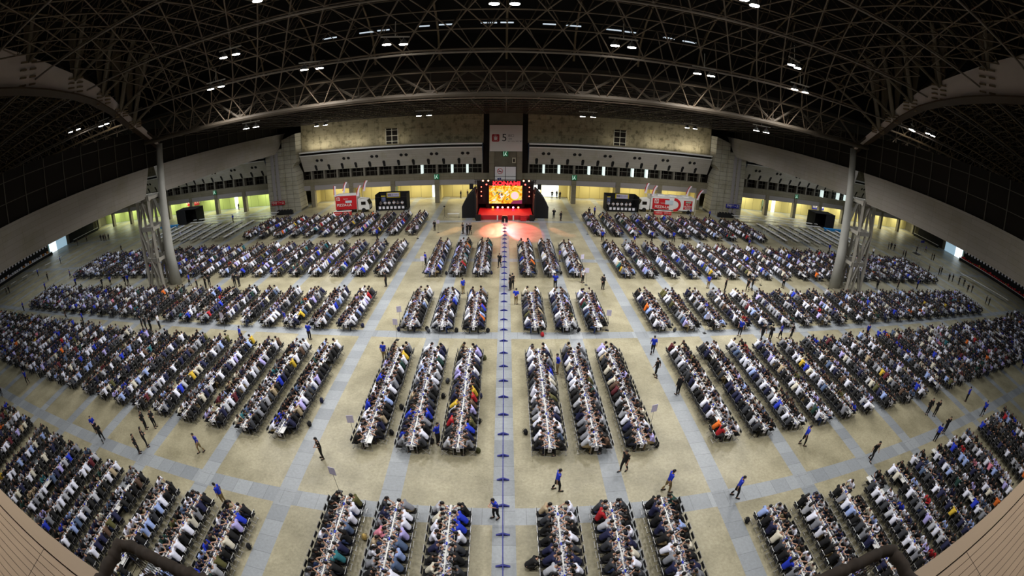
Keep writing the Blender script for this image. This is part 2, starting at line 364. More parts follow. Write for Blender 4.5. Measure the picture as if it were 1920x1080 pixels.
# arched plate girders over the columns
def girder(sx, idx):
    root = empty('trim_%d' % idx, (0, 0, 0)); root['kind'] = 'structure'
    ys = [45.6, 44.5, 43, 41.5, 40, 37, 33.5, 30.6, 26, 22, 19, 14, 9, 4, 0, -5]
    lo = [18.6, 19.4, 20.4, 21.4, 22.3, 24.4, 26.1, 27.0, 28.0, 28.7, 29.1, 29.7, 30.2, 30.4, 30.5, 30.4]
    hi = [19.2, 20.2, 21.4, 22.5, 23.5, 26.0, 28.1, 29.3, 31.0, 32.4, 33.3, 34.3, 34.9, 35.2, 35.3, 35.2]
    web = MB(); fl = MB(); rv = MB(); fin = MB()
    for k in range(len(ys)-1):
        a, c_ = k, k+1
        web.add([(sx+q, ys[i], z) for q in (-.25, .25) for i, z in ((a, lo[a]), (c_, lo[c_]), (c_, hi[c_]), (a, hi[a]))], [(0, 1, 2, 3), (7, 6, 5, 4), (3, 2, 6, 7), (0, 4, 5, 1)])
        wd = .25+min(1.0, (45.6-ys[c_])*.05); wa = .25+min(1.0, (45.6-ys[a])*.05)
        for zl, h in ((lo, -.18), (hi, .18)):
            if h > 0: continue
            fl.add([(sx-wa, ys[a], zl[a]), (sx+wa, ys[a], zl[a]), (sx+wd, ys[c_], zl[c_]), (sx-wd, ys[c_], zl[c_]), (sx-wa, ys[a], zl[a]+h), (sx+wa, ys[a], zl[a]+h), (sx+wd, ys[c_], zl[c_]+h), (sx-wd, ys[c_], zl[c_]+h)],
                   [(0, 1, 2, 3), (7, 6, 5, 4), (0, 4, 5, 1), (1, 5, 6, 2), (2, 6, 7, 3), (3, 7, 4, 0)])
    for yk in (41, 38.5, 35.3, 30.5, 23.0, 14.0):
        l = np.interp(yk, ys[::-1], lo[::-1]); h = np.interp(yk, ys[::-1], hi[::-1])
        for q in range(4):
            zz = l+(h-l)*(q+.6)/4.4
            rv.box((sx-.34*(1 if sx > 0 else -1), yk-.7, zz), (.2, .9, .16)); rv.box((sx-.34*(1 if sx > 0 else -1), yk+.7, zz), (.2, .9, .16))
        # webs rising from the girder to the roof, widening upward
        top = h+9
        for d in (-1, 1):
            fin.prism([(yk-.35, h-1.2), (yk+.35, h-1.2), (yk+d*1.2+1.5, top), (yk+d*1.2-1.1, top)], sx-.1, sx+.1, 'x')
        for d in (-1, 1):
            fin.tube([(sx, yk, h-.6), (sx+d*6, yk-3, h+7)], .3, 8); fin.tube([(sx, yk, h-.6), (sx+d*9.3, yk+1, zb(abs(yk))+3.0)], .2, 6)
    web.build('web_plate', mat('web_steel_lit', srgb(196, 184, 176), .6, noise=.06, nscale=.4), root); fl.build('flange', mat('flange_brown', srgb(62, 46, 30), .7), root); rv.build('bolted_splice', m_flange, root); fin.build('strut', mat('strut_steel', srgb(92, 82, 66), .6), root)  # web plate steel lightened, its colour stands in for light from below
girder(-45.5, 2); girder(45.5, 3)
# inclined long tubes from the girders out over the side halls
seg = []
for sx in (-1, 1):
    for k in range(12):
        y = 41.5-k*3.4; z = zb(y)-.4
        seg.append(((sx*45.5, y, z), (sx*128, y+1.5, z-.4), .16))
        for q in range(16):
            x = sx*(47+q*5); seg.append(((x, y+.05*q, z), (x+sx*2.5, y, z+2.6), .07)); seg.append(((x+sx*2.5, y, z+2.6), (x+sx*5, y, z), .07))
V, F = struts(seg, 6); o = bpy.data.objects.new('side_hall_truss', mesh_np('side_hall_truss', V, [F], [m_flange])); C.objects.link(o); o.parent = roof

# hanging partition walls above x = +-45.5 (near and far leaf) with the dark clerestory over them
n = 4
for s, nm in ((-1, 'left'), (1, 'right')):
    X = s*45.5; b = MB()
    b.prism([(-6, 12.45), (42.0, 12.45), (43.3, 16.25), (-6, 16.25)], X, X+s*1.2, 'x')
    b.prism([(46.6, 12.45), (80.5, 12.45), (82.2, 13.4), (85.0, 16.1), (85.4, 16.25), (45.6, 16.25)], X, X+s*1.2, 'x')
    struct('wall_%s_hanging' % nm, b, m_panel)
    g = MB(); g.bb(X+s*.5-.03, X+s*.5+.03, -6, 85.6, 16.2, 21.2); struct('window_%d' % (1 if s < 0 else 2), g, m_dark)
    mu = MB()
    for y in np.arange(-4.5, 85, 3.0): mu.bb(X+s*.42-.06, X+s*.42+.06, y-.05, y+.05, 16.25, 21.2)
    for z in (18.2, 20.2): mu.bb(X+s*.42-.06, X+s*.42+.06, -6, 85.6, z-.04, z+.04)
    struct('trim_%d' % n, mu, mat('clerestory_mullion', srgb(70, 66, 56), .6)); n += 1

# column: round tapering shaft with a lattice frame beside it
def column(s, idx):
    root = empty('trim_%d' % idx, (0, 0, 0)); root['kind'] = 'structure'
    cx = s*44.3; sh = MB(); sh.tube([(cx, 43.9, 0), (cx, 43.9, 5), (cx, 44.4, 12.4), (cx-s*0, 44.8, 19.0)], [.86, .72, .55, .46], 20); sh.build('shaft', mat('column_steel', srgb(164, 164, 158), .55, noise=.08, nscale=.6), root, True)
    fr = MB(); m = mat('frame_steel', srgb(160, 156, 146), .6, noise=.06, nscale=.7)
    for yy in (42.1, 44.6):
        xo0, xo1 = s*48.2, s*47.6
        fr.tube([(xo0, yy, 0), (xo1, yy, 12.6)], .36, 4); fr.tube([(s*45.2, yy, 0), (s*45.1, yy, 12.6)], .28, 4)
        for z in (4.2, 8.4, 12.4): fr.bb(min(s*44.8, s*48), max(s*44.8, s*48), yy-.2, yy+.2, z-.28, z+.28)
        c = s*46.5
        for p, q in (((s*45.1, .1), (c, 4.2)), ((s*48.1, .1), (c, 4.2)), ((c, 4.2), (c, .1)), ((c, 4.4), (s*45.0, 8.2)), ((c, 4.4), (s*47.9, 8.2)), ((c, 4.4), (c+s*.2, 8.2)), ((s*45.0, 8.6), (c, 12.2)), ((s*47.8, 8.6), (c, 12.2)), ((c, 8.6), (c, 12.2))):
            fr.tube([(p[0], yy, p[1]), (q[0], yy, q[1])], .27, 4)
    for z in (4.2, 8.4, 12.4):
        for x in (45.0, 48.0): fr.bb(min(s*x-.15, s*x+.15), s*x+.15, 42.1, 44.6, z-.2, z+.2)
    fr.build('lattice_frame', m, root)
    bs = MB(); bs.bb(min(s*43.6, s*48.8), max(s*43.6, s*48.8), 41.7, 45.3, 0, .25); bs.build('base', m_conc, root)
column(-1, 7); column(1, 8)

# far wall ----------------------------------------------------------------
fwl = empty('wall_far', (0, 0, 0)); fwl['kind'] = 'structure'
PIL = [13.3, 22.2, 31.1, 39.9]; OUT = [49.6, 58.0, 66.6, 75.2, 84, 92.6, 101.2, 110.5, 119.5]
b = MB(); b.bb(-121, 121, YF, YF+.9, 4.6, 5.85); b.build('beam', m_conc, fwl)
b = MB(); b.bb(-121, -4.2, YF+.05, YF+.5, 3.55, 4.6); b.bb(4.2, 121, YF+.05, YF+.5, 3.55, 4.6); b.build('lintel', m_lintel, fwl)
for x in PIL+OUT:
    for s in (-1, 1): MB().bb(s*x-.45, s*x+.45, YF-.12, YF+.8, 0, 4.65).build('pillar', m_conc, fwl)
b = MB(); b.bb(-121, 121, YF+1.3, YF+1.4, 5.8, 8.4); b.build('band_glazing', m_dark, fwl)
mu = MB(); lit = MB(); k = 0
xs = [4.4+2.97*i for i in range(40)]
for s in (-1, 1):
    for i, x in enumerate(xs):
        if x > 120 or 41 < x < 50: continue
        tgt = lit if (s < 0 and i in (1, 2, 4)) or (s > 0 and i in (1, 2, 4, 5, 7, 8, 24, 26, 27)) else mu
        tgt.bb(s*x-.2, s*x+.2, YF+.3, YF+1.3, 5.8, 7.75)
        mu.bb(s*x+.9, s*x+.96, YF+1.2, YF+1.3, 5.8, 7.75); mu.bb(s*x-1.0, s*x-.94, YF+1.2, YF+1.3, 5.8, 7.75)
for s in (-1, 1): mu.bb(min(s*4.4, s*121), max(s*4.4, s*121), YF+1.2, YF+1.3, 6.7, 6.76)
mu.build('band_mullion', m_mull, fwl); lit.build('lit_slit', m_day, fwl)
# inclined soffit panels with round holes and scallops
def soffit(x0, x1, s):
    p = MB(); p.prism([(YF-1.7, 11.0), (YF-1.55, 11.0), (YF+.3, 7.75), (YF+.1, 7.62)], min(s*x0, s*x1), max(s*x0, s*x1), 'x')
    p.build('soffit_panel', m_panel_x, fwl)
    hl = MB(); dyz = lambda z: YF-1.7+(11.0-z)/3.35*1.8
    x = x0+3.2
    while x < x1-.5:
        for d in (-.5, .5):
            z = 9.9; hl.tube([(s*x+d, dyz(z)-.045, z-.024), (s*x+d, dyz(z)+.05, z+.026)], .33, 14)
        x += 5.95
    x = x0+1.5
    while x < x1-.2:
        hl.prism([(s*x-.22, 7.7), (s*x+.22, 7.7), (s*x+.3, 8.6), (s*x+.2, 8.9), (s*x-.2, 8.9), (s*x-.3, 8.6)], 0, .01, 'y')
        nv = 12
        for q in range(len(hl.v)-nv, len(hl.v)):
            vx, vy, vz = hl.v[q]; hl.v[q] = (vx, dyz(vz)-.03+vy*6, vz)
        x += 2.97
    hl.build('soffit_opening', m_black, fwl)
    lg = MB(); a, c = min(s*x0, s*x1), max(s*x0, s*x1)
    lg.bb(a, c, YF-1.8, YF-1.5, 11.0, 11.18); lg.bb(a, c, YF-1.9, YF-.2, 11.62, 11.9); lg.build('ledge', m_white, fwl)
    MB().bb(a, c, YF-1.3, YF-.3, 11.1, 11.65).build('ledge_recess', m_dark, fwl)
for s in (-1, 1): soffit(4.4, 41.6, s); soffit(50.5, 120.5, s)
for s in (-1, 1):
    MB().bb(min(s*4.2, s*41.8), max(s*4.2, s*41.8), YF, YF+.5, 11.8, 20.5).build('upper_wall', m_upper, fwl)
    MB().bb(min(s*50, s*121), max(s*50, s*121), YF, YF+.5, 11.8, 20.5).build('upper_wall', m_upper, fwl)
    MB().bb(min(s*41.6, s*50.2), max(s*41.6, s*50.2), YF+.6, YF+.9, 5.8, 20.6).build('upper_wall', m_dark, fwl)
    g = MB(); gx = s*22.0; g.bb(gx-1.2, gx+1.2, YF-.06, YF+.02, 12.1, 15.1); g.build('vent_glass', m_dark, fwl)
    g = MB()
    for q in (-1.2, 0, 1.2): g.bb(gx+q-.05, gx+q+.05, YF-.12, YF-.02, 12.0, 15.2)
    for z in (12.6, 13.7, 14.8): g.bb(gx-1.25, gx+1.25, YF-.12, YF-.02, z-.04, z+.04)
    g.build('vent_frame', mat('vent_frame', srgb(200, 196, 176), .6), fwl)
# centre tower
m_tow = mat('tower_concrete', srgb(104, 99, 82), .8, noise=.15, nscale=.6)
MB().bb(-3.1, 3.15, YF-.6, YF+.8, 0, 20.2).build('tower', m_tow, fwl)
MB().bb(-4.3, 4.3, YF+.1, YF+1.6, 5.9, 20.2).build('tower_recess', m_dark, fwl)
g = MB(); g.bb(-3.1, -2.1, YF-.75, YF-.6, 0, 10.1); g.bb(2.1, 3.15, YF-.75, YF-.6, 0, 10.1); g.build('tower_fin', m_conc, fwl)
# corner piers
for s in (-1, 1):
    g = MB(); g.bb(min(s*45.2, s*49.3), max(s*45.2, s*49.3), YF-3.0, YF+.6, 0, 13.2); g.build('pier', m_pier, fwl)
    g = MB(); g.bb(min(s*46.2, s*46.9), max(s*46.2, s*46.9), YF-3.15, YF-3.0, 0, 12.6); g.bb(min(s*47.3, s*48.0), max(s*47.3, s*48.0), YF-3.15, YF-3.0, 0, 12.6); g.build('pier_strip', m_lintel, fwl)
    g = MB(); pts = [(s*45.2, 0), (s*41.6, 0), (s*42.2, 7.5), (s*43.0, 9.2), (s*41.9, 10.2), (s*41.9, 16.0), (s*45.2, 15.0)]
    g.prism(pts if s > 0 else pts[::-1], YF-2.8, YF+.6, 'y'); g.build('pier_fin', m_pier, fwl)
# arcade recess behind the far wall
BAYS = [(-4.2, -12.9, 'y'), (-13.8, -21.8, 'y'), (-22.7, -30.6, 'y'), (-31.6, -39.5, 'y'), (4.2, 12.9, 'w'), (13.8, 21.8, 'y'), (22.7, 30.6, 'y'), (31.6, 39.5, 'y')]
ar = MB(); ar.bb(-41, 41, 91.6, 91.9, 0, 4.6); ar.build('arcade_back', m_yellow, fwl)
for s in (-1, 1):
    MB().bb(min(s*49, s*121), max(s*49, s*121), 90.6, 90.9, 0, 4.6).build('arcade_back', m_green_lit if s < 0 else m_yellow, fwl)
MB().bb(-121, 121, YF+.5, 100, 4.0, 4.2).build('arcade_soffit', mat('arcade_soffit', srgb(190, 180, 130), .8), fwl)
for x in (41, -41, 49.3, -49.3, 31.2, -31.2, 22.2, -13.2, 13.2): MB().bb(x-.3, x+.3, 88.8, 91.6, 0, 4.1).build('arcade_divider', m_yellow, fwl)
g = MB()
for x0, x1 in ((4.9, 7.2), (7.5, 11.0)): g.bb(x0, x1, 91.45, 91.55, .1, 3.6)
g.build('lit_entrance', mat('entrance_glow', (1, 1, 1), .5, emit=(.78, .95, 1), estr=1.6), fwl)
g = MB(); g.bb(-15.2, -14.4, 91.45, 91.55, 0, 3.6); g.bb(-64.2, -63.2, 90.45, 90.55, 0, 3.6); g.bb(62.8, 63.8, 90.45, 90.55, 0, 3.6); g.build('lit_doorway', mat('doorway_glow', (1, 1, 1), .5, emit=(.85, 1, .9), estr=1.6), fwl)
g = MB()
for x in (-23.4, 60.5, 52.8): g.bb(x-.7, x+.7, (91.4 if abs(x) < 45 else 90.4), (91.6 if abs(x) < 45 else 90.6), 0, 2.6)
g.build('steel_door', mat('door_green_grey', srgb(110, 130, 110), .5), fwl)
# arcade lamps
for x in [-35.5, -26.5, -17.8, -8.5, 8.5, 17.8, 26.5, 35.5]:
    light('arcade_lamp', 'AREA', (x, 88.8, 3.9), ARC_W, (1, .9, .6), 5, sizey=2.5)
for x in [54, 62.3, 71, 80, 88, 97, 106, 115]:
    light('arcade_lamp', 'AREA', (-x, 88.5, 3.9), ARC_W, (.93, 1, .68), 5, sizey=2.5)
    light('arcade_lamp', 'AREA', (x, 88.5, 3.9), ARC_W, (1, .97, .68), 5, sizey=2.5)
# end walls and near wall
for s, nm in ((-1, 'left'), (1, 'right')):
    MB().bb(min(s*121, s*122), max(s*121, s*122), -6, 100, 0, 24).build('wall_%s' % nm, m_tow)['kind'] = 'structure'
MB().bb(-121, 121, -6.6, -6, 0, 36).build('wall_near', m_tow)['kind'] = 'structure'
MB().bb(-121, 121, 100, 100.5, 0, 6).build('wall_far_outer', m_yellow)['kind'] = 'structure'
# gallery ledge under the camera: smooth nosing, groove, boards
m_plank = mat('beige_boards', srgb(148, 127, 104), .7, noise=.06, nscale=.8)
led = empty('trim_9', (0, 0, 0)); led['kind'] = 'structure'
g = MB(); g.bb(-60, 60, 1.13, 1.56, 11.5, 11.8); g.build('nosing', mat('beige_nosing', srgb(146, 126, 103), .6), led)
g = MB()
for k in range(24): y = 1.09-k*.2; g.bb(-60, 60, y-.185, y, 11.7, 11.80)
g.build('board_deck', m_plank, led)
g = MB(); g.bb(-60, 60, -4, 1.5, 11.4, 11.68); g.build('gap_base', mat('groove_dark', srgb(48, 38, 30), .9), led)
g = MB()
for x in range(-60, 61, 5): g.bb(x-.008, x+.008, -3.7, 1.1, 11.79, 11.804)
g.build('board_joint', MATS['groove_dark'], led)

# ------------------------------------------------------------------ high-bay lamps (they light the hall)
def lamp_parts():
    r = empty('high_bay_lamp', (0, 0, 0), 0, 'x', 'lamp', 'high-bay lamps in the roof')
    kd = []
    for d in (-.75, .75):
        sh_ = MB().tube([(d, 0, .05), (d, 0, .3), (d, 0, .55)], [.42, .3, .1], 12).build('lamp_shade', mat('lamp_shade', srgb(120, 120, 118), .4, .6), r); kd.append(sh_)
        KIDS[sh_.name] = [MB().tube([(d, 0, 0), (d, 0, .06)], .38, 12).build('lamp_lens', m_glow, sh_)]
    g = MB(); g.box((0, 0, .75), (2.6, .12, .12)); g.tube([(-.75, 0, .5), (-.75, 0, .75)], .03, 5); g.tube([(.75, 0, .5), (.75, 0, .75)], .03, 5); g.tube([(0, 0, .75), (0, 0, 2.2)], .04, 5)
    kd.append(g.build('hanger_bar', mat('hanger_white', srgb(190, 186, 178), .5), r)); KIDS[r.name] = kd
    return r
LAMPS = [(-9.5, 38.3, 24.5), (9.9, 38.2, 24.5), (-24.9, 35.5, 25.7), (-18.2, 40.1, 23.4), (-29.9, 39.9, 23.5), (18.6, 40.3, 23.2), (26.5, 36, 25.5), (30, 39.6, 23.7), (-.2, 33.2, 26.6), (-57.7, 38.6, 24.3), (-51.2, 39.9, 23.5), (-85.6, 42, 21.8), (51.4, 39.6, 23.7), (55.5, 38.9, 24.1),
         (85.6, 42.6, 21.1), (16.7, 28.2, 28), (-16.7, 28.2, 28),
         (-30.4, 47.9, 18.5), (-11.4, 62.8, 17.6), (11.4, 62.8, 17.6), (30.4, 47.9, 18.5), (-30.4, 70.3, 17.2), (30.4, 70.3, 17.2), (-68.4, 55.4, 18.0), (68.4, 55.4, 18.0), (-68.4, 74, 17.0), (68.4, 74, 17.0), (-98.8, 59.1, 17.8), (98.8, 59.1, 17.8),
         (-20, 13, 29.5), (0, 14, 29.5), (20, 13, 29.5), (-60, 4, 30), (60, 4, 30), (-88, 8, 29), (88, 8, 29), (-15, 3, 30), (15, 3, 30), (-40, 4, 30), (40, 4, 30)]
lp = lamp_parts()
for i, (x, y, z) in enumerate(LAMPS):
    o = lp if i == 0 else copy_tree(lp); o.location = (x, y, z); o.rotation_euler = (0, 0, 0 if i % 3 else .5)
    zone = 'low roof beyond cross truss' if y > 43.4 else ('high vault over near tables' if y < 31 else 'vault foot before cross truss')
    side = 'centre' if abs(x) < 5 else ('left side' if x < 0 else 'right side')
    same = sorted([abs(q[0]) for q in LAMPS if (('low roof beyond cross truss' if q[1] > 43.4 else ('high vault over near tables' if q[1] < 31 else 'vault foot before cross truss')) == zone and ('centre' if abs(q[0]) < 5 else ('left side' if q[0] < 0 else 'right side')) == side and (abs(q[0]), q[1]) <= (abs(x), y))])
    o['label'] = 'twin roof lamp, %s, %s, %s out from middle' % (zone, side, ORD[len(same)-1])
    light('bay_light', 'AREA', (x, y, z-.35), HALL_W*(1 if abs(x) < 50 else .5)*(.8 if y < 10 else (1.45 if y > 43.4 else 1)), (1.0, .98, .96) if abs(x) < 50 else (.9, .95, 1.0), 1.5, spread=math.radians(168 if y > 43.4 else 128))
# wall washers that light the stained upper wall from the ledge
for x, pw in ((-37, 190), (-30, 120), (-22, 60), (22, 40), (30, 110), (37, 190)): light('ledge_light', 'AREA', (x, YF-1.5, 12.05), pw, (1, .94, .82), 6, (PI*.93, 0, 0), sizey=.4)

# ------------------------------------------------------------------ people
SKIN, HAIR, TOP, LEGS, SHOE = 0, 1, 2, 3, 4
m_skin = mat('skin', srgb(182, 140, 116), .6)
m_hair = mat('hair', srgb(16, 13, 12), .5, objcol=False)
m_cloth = mat('cloth', srgb(128, 128, 128), .85, objcol=True)
m_shoe = mat('shoe_leather', srgb(24, 22, 22), .6)
def lerp(a, b, t): return tuple(a[i]+(b[i]-a[i])*t for i in range(3))
def seated_pose(lean=.5, twist=0, rl=0, rr=0, look=0.0):
    ch = (twist*.08, .10+.16*lean, .93-.07*lean); nk = (twist*.1, ch[1]+.07+.05*lean, ch[2]+.15); hd = (twist*.12, nk[1]+.075+.03*lean, nk[2]+.10)
    J = dict(pel=(0, 0, .575), wst=(twist*.03, .03+.04*lean, .70), ch=ch, nk=nk, hd=hd, ht=-(.5+.35*lean)+look)
    for s, q in ((-1, rl), (1, rr)):
        sh = (s*.185+twist*.08, ch[1]+.03, ch[2]+.10)
        wr = (s*(.13-.05*q), .455+.10*q, .785+.02*q); el = (s*.27, (sh[1]+wr[1])/2-.07, .79+.03*q)
        J['a%d' % s] = (sh, el, wr); J['l%d' % s] = ((s*.09, .03, .555), (s*.13, .44, .535), (s*.13, .40-.05*q, .09), (s*.14, .53-.05*q, .05))
    return J
def stand_pose(step=0, arms='down', lean=0, crouch=False):
    J = dict(pel=(0, 0, .93), wst=(0, .0, 1.08), ch=(0, .03+lean*.2, 1.30), nk=(0, .05+lean*.3, 1.47), hd=(0, .09+lean*.34, 1.585), ht=-.15-lean)
    for s in (-1, 1):
        sh = (s*.19, J['ch'][1], 1.41)
        if arms == 'front': el, wr = (s*.26, .05, 1.13), (s*.06, .24, 1.06)
        elif arms == 'back': el, wr = (s*.27, -.07, 1.15), (s*.05, -.16, .98)
        elif arms == 'up': el, wr = (s*.36, .03, 1.6), (s*.2, .05, 1.86)
        elif arms == 'tablet': el, wr = (s*.25, .06, 1.13), (s*.1, .30, 1.2)
        else: el, wr = (s*.25, -.02-s*step*.12, 1.14), (s*.26, .05-s*step*.25, .9)
        J['a%d' % s] = (sh, el, wr)
        f = s*step*.32
        J['l%d' % s] = ((s*.09, 0, .9), (s*.1, .03+f*.55, .49), (s*.1, f-.02-abs(f)*.15, .09+(.04 if f < 0 else 0)), (s*.13, f+.14, .045))
    if crouch:
        J.update(pel=(0, -.12, .3), wst=(0, -.02, .44), ch=(0, .2, .62), nk=(0, .36, .72), hd=(0, .46, .76), ht=-.9)
        for s in (-1, 1):
            J['a%d' % s] = ((s*.18, .24, .68), (s*.27, .4, .42), (s*.18, .6, .3)); J['l%d' % s] = ((s*.1, -.1, .28), (s*.2, .28, .42), (s*.17, .02, .09), (s*.19, .17, .045))
    return J
def hair_warp(v): return .74 if (v[1] > .2 and v[2] < .45) or v[2] < -.55 else 1
def parts_of(J, low=False, sleeve=.45, longh=False):
    """body, hair, top, legs and shoes of a figure as five shape collectors"""
    n = 4 if low else 10; P = [MB() for _ in range(5)]
    bd, hr, tp, lg, so = P; f = 1.0
    up = (0, 1, 0) if J['pel'][2] > .8 else (0, 1, .4)
    tor = [J['pel'], J['wst'], J['ch'], lerp(J['ch'], J['nk'], .62)]; rad = [(.155, .11), (.145, .10), (.185, .115), (.15, .075)]
    nt = 6 if low else 14
    if not low: bd.tube(tor, [(a*.92, b_*.92) for a, b_ in rad], nt, up)
    tp.tube([(tor[0][0], tor[0][1], tor[0][2]-.05)]+tor, [(.165, .12)]+[(a+.012, b_+.012) for a, b_ in rad], nt, up)
    bd.tube([lerp(J['ch'], J['nk'], .6), J['nk'], lerp(J['nk'], J['hd'], .6)], [.06, .052, .05], 5 if low else 10)
    c, s_ = math.cos(J['ht']), math.sin(J['ht'])
    if low:
        bd.ell(J['hd'], (.076, .09, .11), 6, 4, None, J['ht']); hr.ell((J['hd'][0], J['hd'][1]-.018, J['hd'][2]+.022), (.093, .105, .105), 6, 4, None, J['ht'])
    else:
        def head(v):
            k = 1.0
            if v[2] < -.3: k *= 1-.22*min(1, (-v[2]-.3))
            return k
        bd.ell(J['hd'], (.076, .093, .115), 14, 10, head, J['ht'])
        hp = lambda x, y, z: (J['hd'][0]+x, J['hd'][1]+y*c-z*s_, J['hd'][2]+y*s_+z*c)
        bd.tube([hp(0, .085, .015), hp(0, .108, -.018), hp(0, .09, -.03)], [.010, .016, .010], 6)       # nose
        bd.tube([hp(-.02, .088, -.055), hp(.02, .088, -.055)], .008, 5)                                # mouth
        for q in (-1, 1): bd.ell(hp(q*.08, 0, 0), (.014, .022, .032), 6, 5)
        hr.ell((J['hd'][0], J['hd'][1]-.012*c, J['hd'][2]+.018), (.091, .106, .118), 16, 12, hair_warp, J['ht'])
        if longh: hr.tube([hp(0, -.08, .05), hp(0, -.12, -.06), hp(0, -.13, -.17), hp(0, -.13, -.26)], [.06, (.09, .05), (.09, .045), (.07, .03)], 10)
    for q in (-1, 1):
        sh, el, wr = J['a%d' % q]
        dirv = np.array(wr)-np.array(el); dirv = dirv/np.linalg.norm(dirv)
        if low: bd.tube([lerp(sh, el, sleeve*1.1), el, wr], [.045, .042, .045], 3)
        else:
            bd.tube([lerp(J['ch'], sh, .5), sh, lerp(sh, el, .5), el, lerp(el, wr, .5), wr], [.07, .058, .048, .04, .038, .027], n)
            hand = np.array(wr)+dirv*.045; side = np.cross(dirv, [0, 0, 1.]); side /= max(np.linalg.norm(side), 1e-6); dnv = np.cross(dirv, side)*q*0+np.array([0, 0, -1.])
            bd.tube([wr, hand, hand+dirv*.045], [(.026, .018), (.042, .017), (.04, .014)], 8, (0, 0, 1))
            for k in range(4):
                b0 = hand+dirv*.035+side*(-.03+.02*k); ln = (.062, .075, .07, .055)[k]
                bd.tube([b0, b0+dirv*ln*.55, b0+dirv*ln*.9+dnv*.022], [.0105, .0095, .008], 5)
            t0 = hand-side*q*.025; bd.tube([t0, t0-side*q*.03+dirv*.02, t0-side*q*.035+dirv*.05+dnv*.01], [.012, .011, .009], 5)
        sl = lerp(sh, el, min(1, sleeve*2)); pts = [lerp(J['ch'], sh, .45), sh, sl]; rr_ = [.09, .072, .066]
        if sleeve > .5: pts.append(lerp(el, wr, (sleeve-.5)*2)); rr_.append(.05)
        tp.tube(pts, rr_, 4 if low else 10)
        hp_, kn, an, to = J['l%d' % q]
        lg.tube([lerp(J['pel'], hp_, .7), hp_, lerp(hp_, kn, .5), kn, lerp(kn, an, .5), (an[0], an[1], an[2]+.02)] if not low else [hp_, kn, an], [.12, .108, .092, .072, .062, .052] if not low else [.105, .075, .06], 4 if low else 10)
        if not low:
            bd.tube([(J['pel'][0]+(hp_[0]-J['pel'][0])*.6, J['pel'][1], J['pel'][2]+.03), hp_, lerp(hp_, kn, .5), kn, lerp(kn, an, .5), an, lerp(an, to, .7)], [.1, .09, .075, .055, .045, .036, .028], 10)
            so.tube([(an[0], an[1]-.06, .045), (an[0], an[1], .052), (to[0], to[1], .04), (to[0], to[1]+.04, .03)], [(.035, .03), (.045, .048), (.048, .036), (.03, .02)], 10)
    if not low: lg.tube([(J['pel'][0], J['pel'][1], J['pel'][2]-.1), J['pel'], lerp(J['pel'], J['wst'], .45)], [(.15, .11), (.168, .122), (.155, .11)], 14, up)
    return P
def fused(name, mb, m, vox):
    """one continuous surface grown from overlapping volumes"""
    me = mb.mesh(name, m); o = bpy.data.objects.new('t', me); C.objects.link(o)
    md = o.modifiers.new('r', 'REMESH'); md.mode = 'VOXEL'; md.voxel_size = vox; md.use_smooth_shade = True
    sm = o.modifiers.new('s', 'SMOOTH'); sm.iterations = 3; sm.factor = .5
    dg = bpy.context.evaluated_depsgraph_get(); out = bpy.data.meshes.new_from_object(o.evaluated_get(dg)); out.name = name
    bpy.data.objects.remove(o); bpy.data.meshes.remove(me)
    if not out.materials: out.materials.append(m)
    return out
SEAT_POSES = [seated_pose(.5), seated_pose(.95, .3, .4, 0), seated_pose(.2, -.3, 0, .6, .2), seated_pose(.75, 0, .7, .2), seated_pose(.35, .4, .1, .9), seated_pose(1.1, -.2, .2, .3, -.1)]
STAND = {'stand': stand_pose(), 'walk': stand_pose(.55), 'front': stand_pose(0, 'front'), 'back': stand_pose(0, 'back'), 'up': stand_pose(0, 'up'), 'tablet': stand_pose(.25, 'tablet', .25), 'crouch': stand_pose(crouch=True)}
m_bag = mat('bag_fabric', srgb(30, 30, 34), .8, objcol=True)
def half(mb, q):
    o = MB(); n = len(mb.v)//2; nf = len(mb.f)//2; o.v = mb.v[q*n:(q+1)*n]; o.f = [tuple(i-q*n for i in f) for f in mb.f[q*nf:(q+1)*nf]]; o.r = mb.r[:n]; return o
def figure_meshes(J, tag_, sleeve, longh=False):
    bd, hr, tp, lg, so = parts_of(J, False, sleeve, longh)
    return dict(body=fused('body_'+tag_, bd, m_skin, .011), hair=fused('hair_'+tag_, hr, m_hair, .016), shirt=fused('shirt_'+tag_, tp, m_cloth, .02), trousers=fused('trousers_'+tag_, lg, m_cloth, .02), shoes=[half(so, q).mesh('shoe_'+tag_, m_shoe, True) for q in (0, 1)])
SEATM = [figure_meshes(J, 'seated%d' % i, (.42, .98, .45, .98, .4, .95)[i], i == 4) for i, J in enumerate(SEAT_POSES)]
STANDM = {k: (figure_meshes(J, k, .45), figure_meshes(J, k+'_suit', .97)) for k, J in STAND.items()}
def place_figure(name, fm, loc, rz, colt, colp, label, cat, group=None, scale=1):
    o = bpy.data.objects.new(name, fm['body']); C.objects.link(o); o.location = loc; o.rotation_euler = (0, 0, rz); o.scale = (scale,)*3
    tag(o, label, cat, group)
    for pn, col in (('hair', (.01, .01, .01, 1)), ('shirt', colt), ('trousers', colp)):
        c = bpy.data.objects.new(pn, fm[pn]); C.objects.link(c); c.parent = o; c.color = col
    for me in fm['shoes']:
        c = bpy.data.objects.new('shoe', me); C.objects.link(c); c.parent = o
    return o
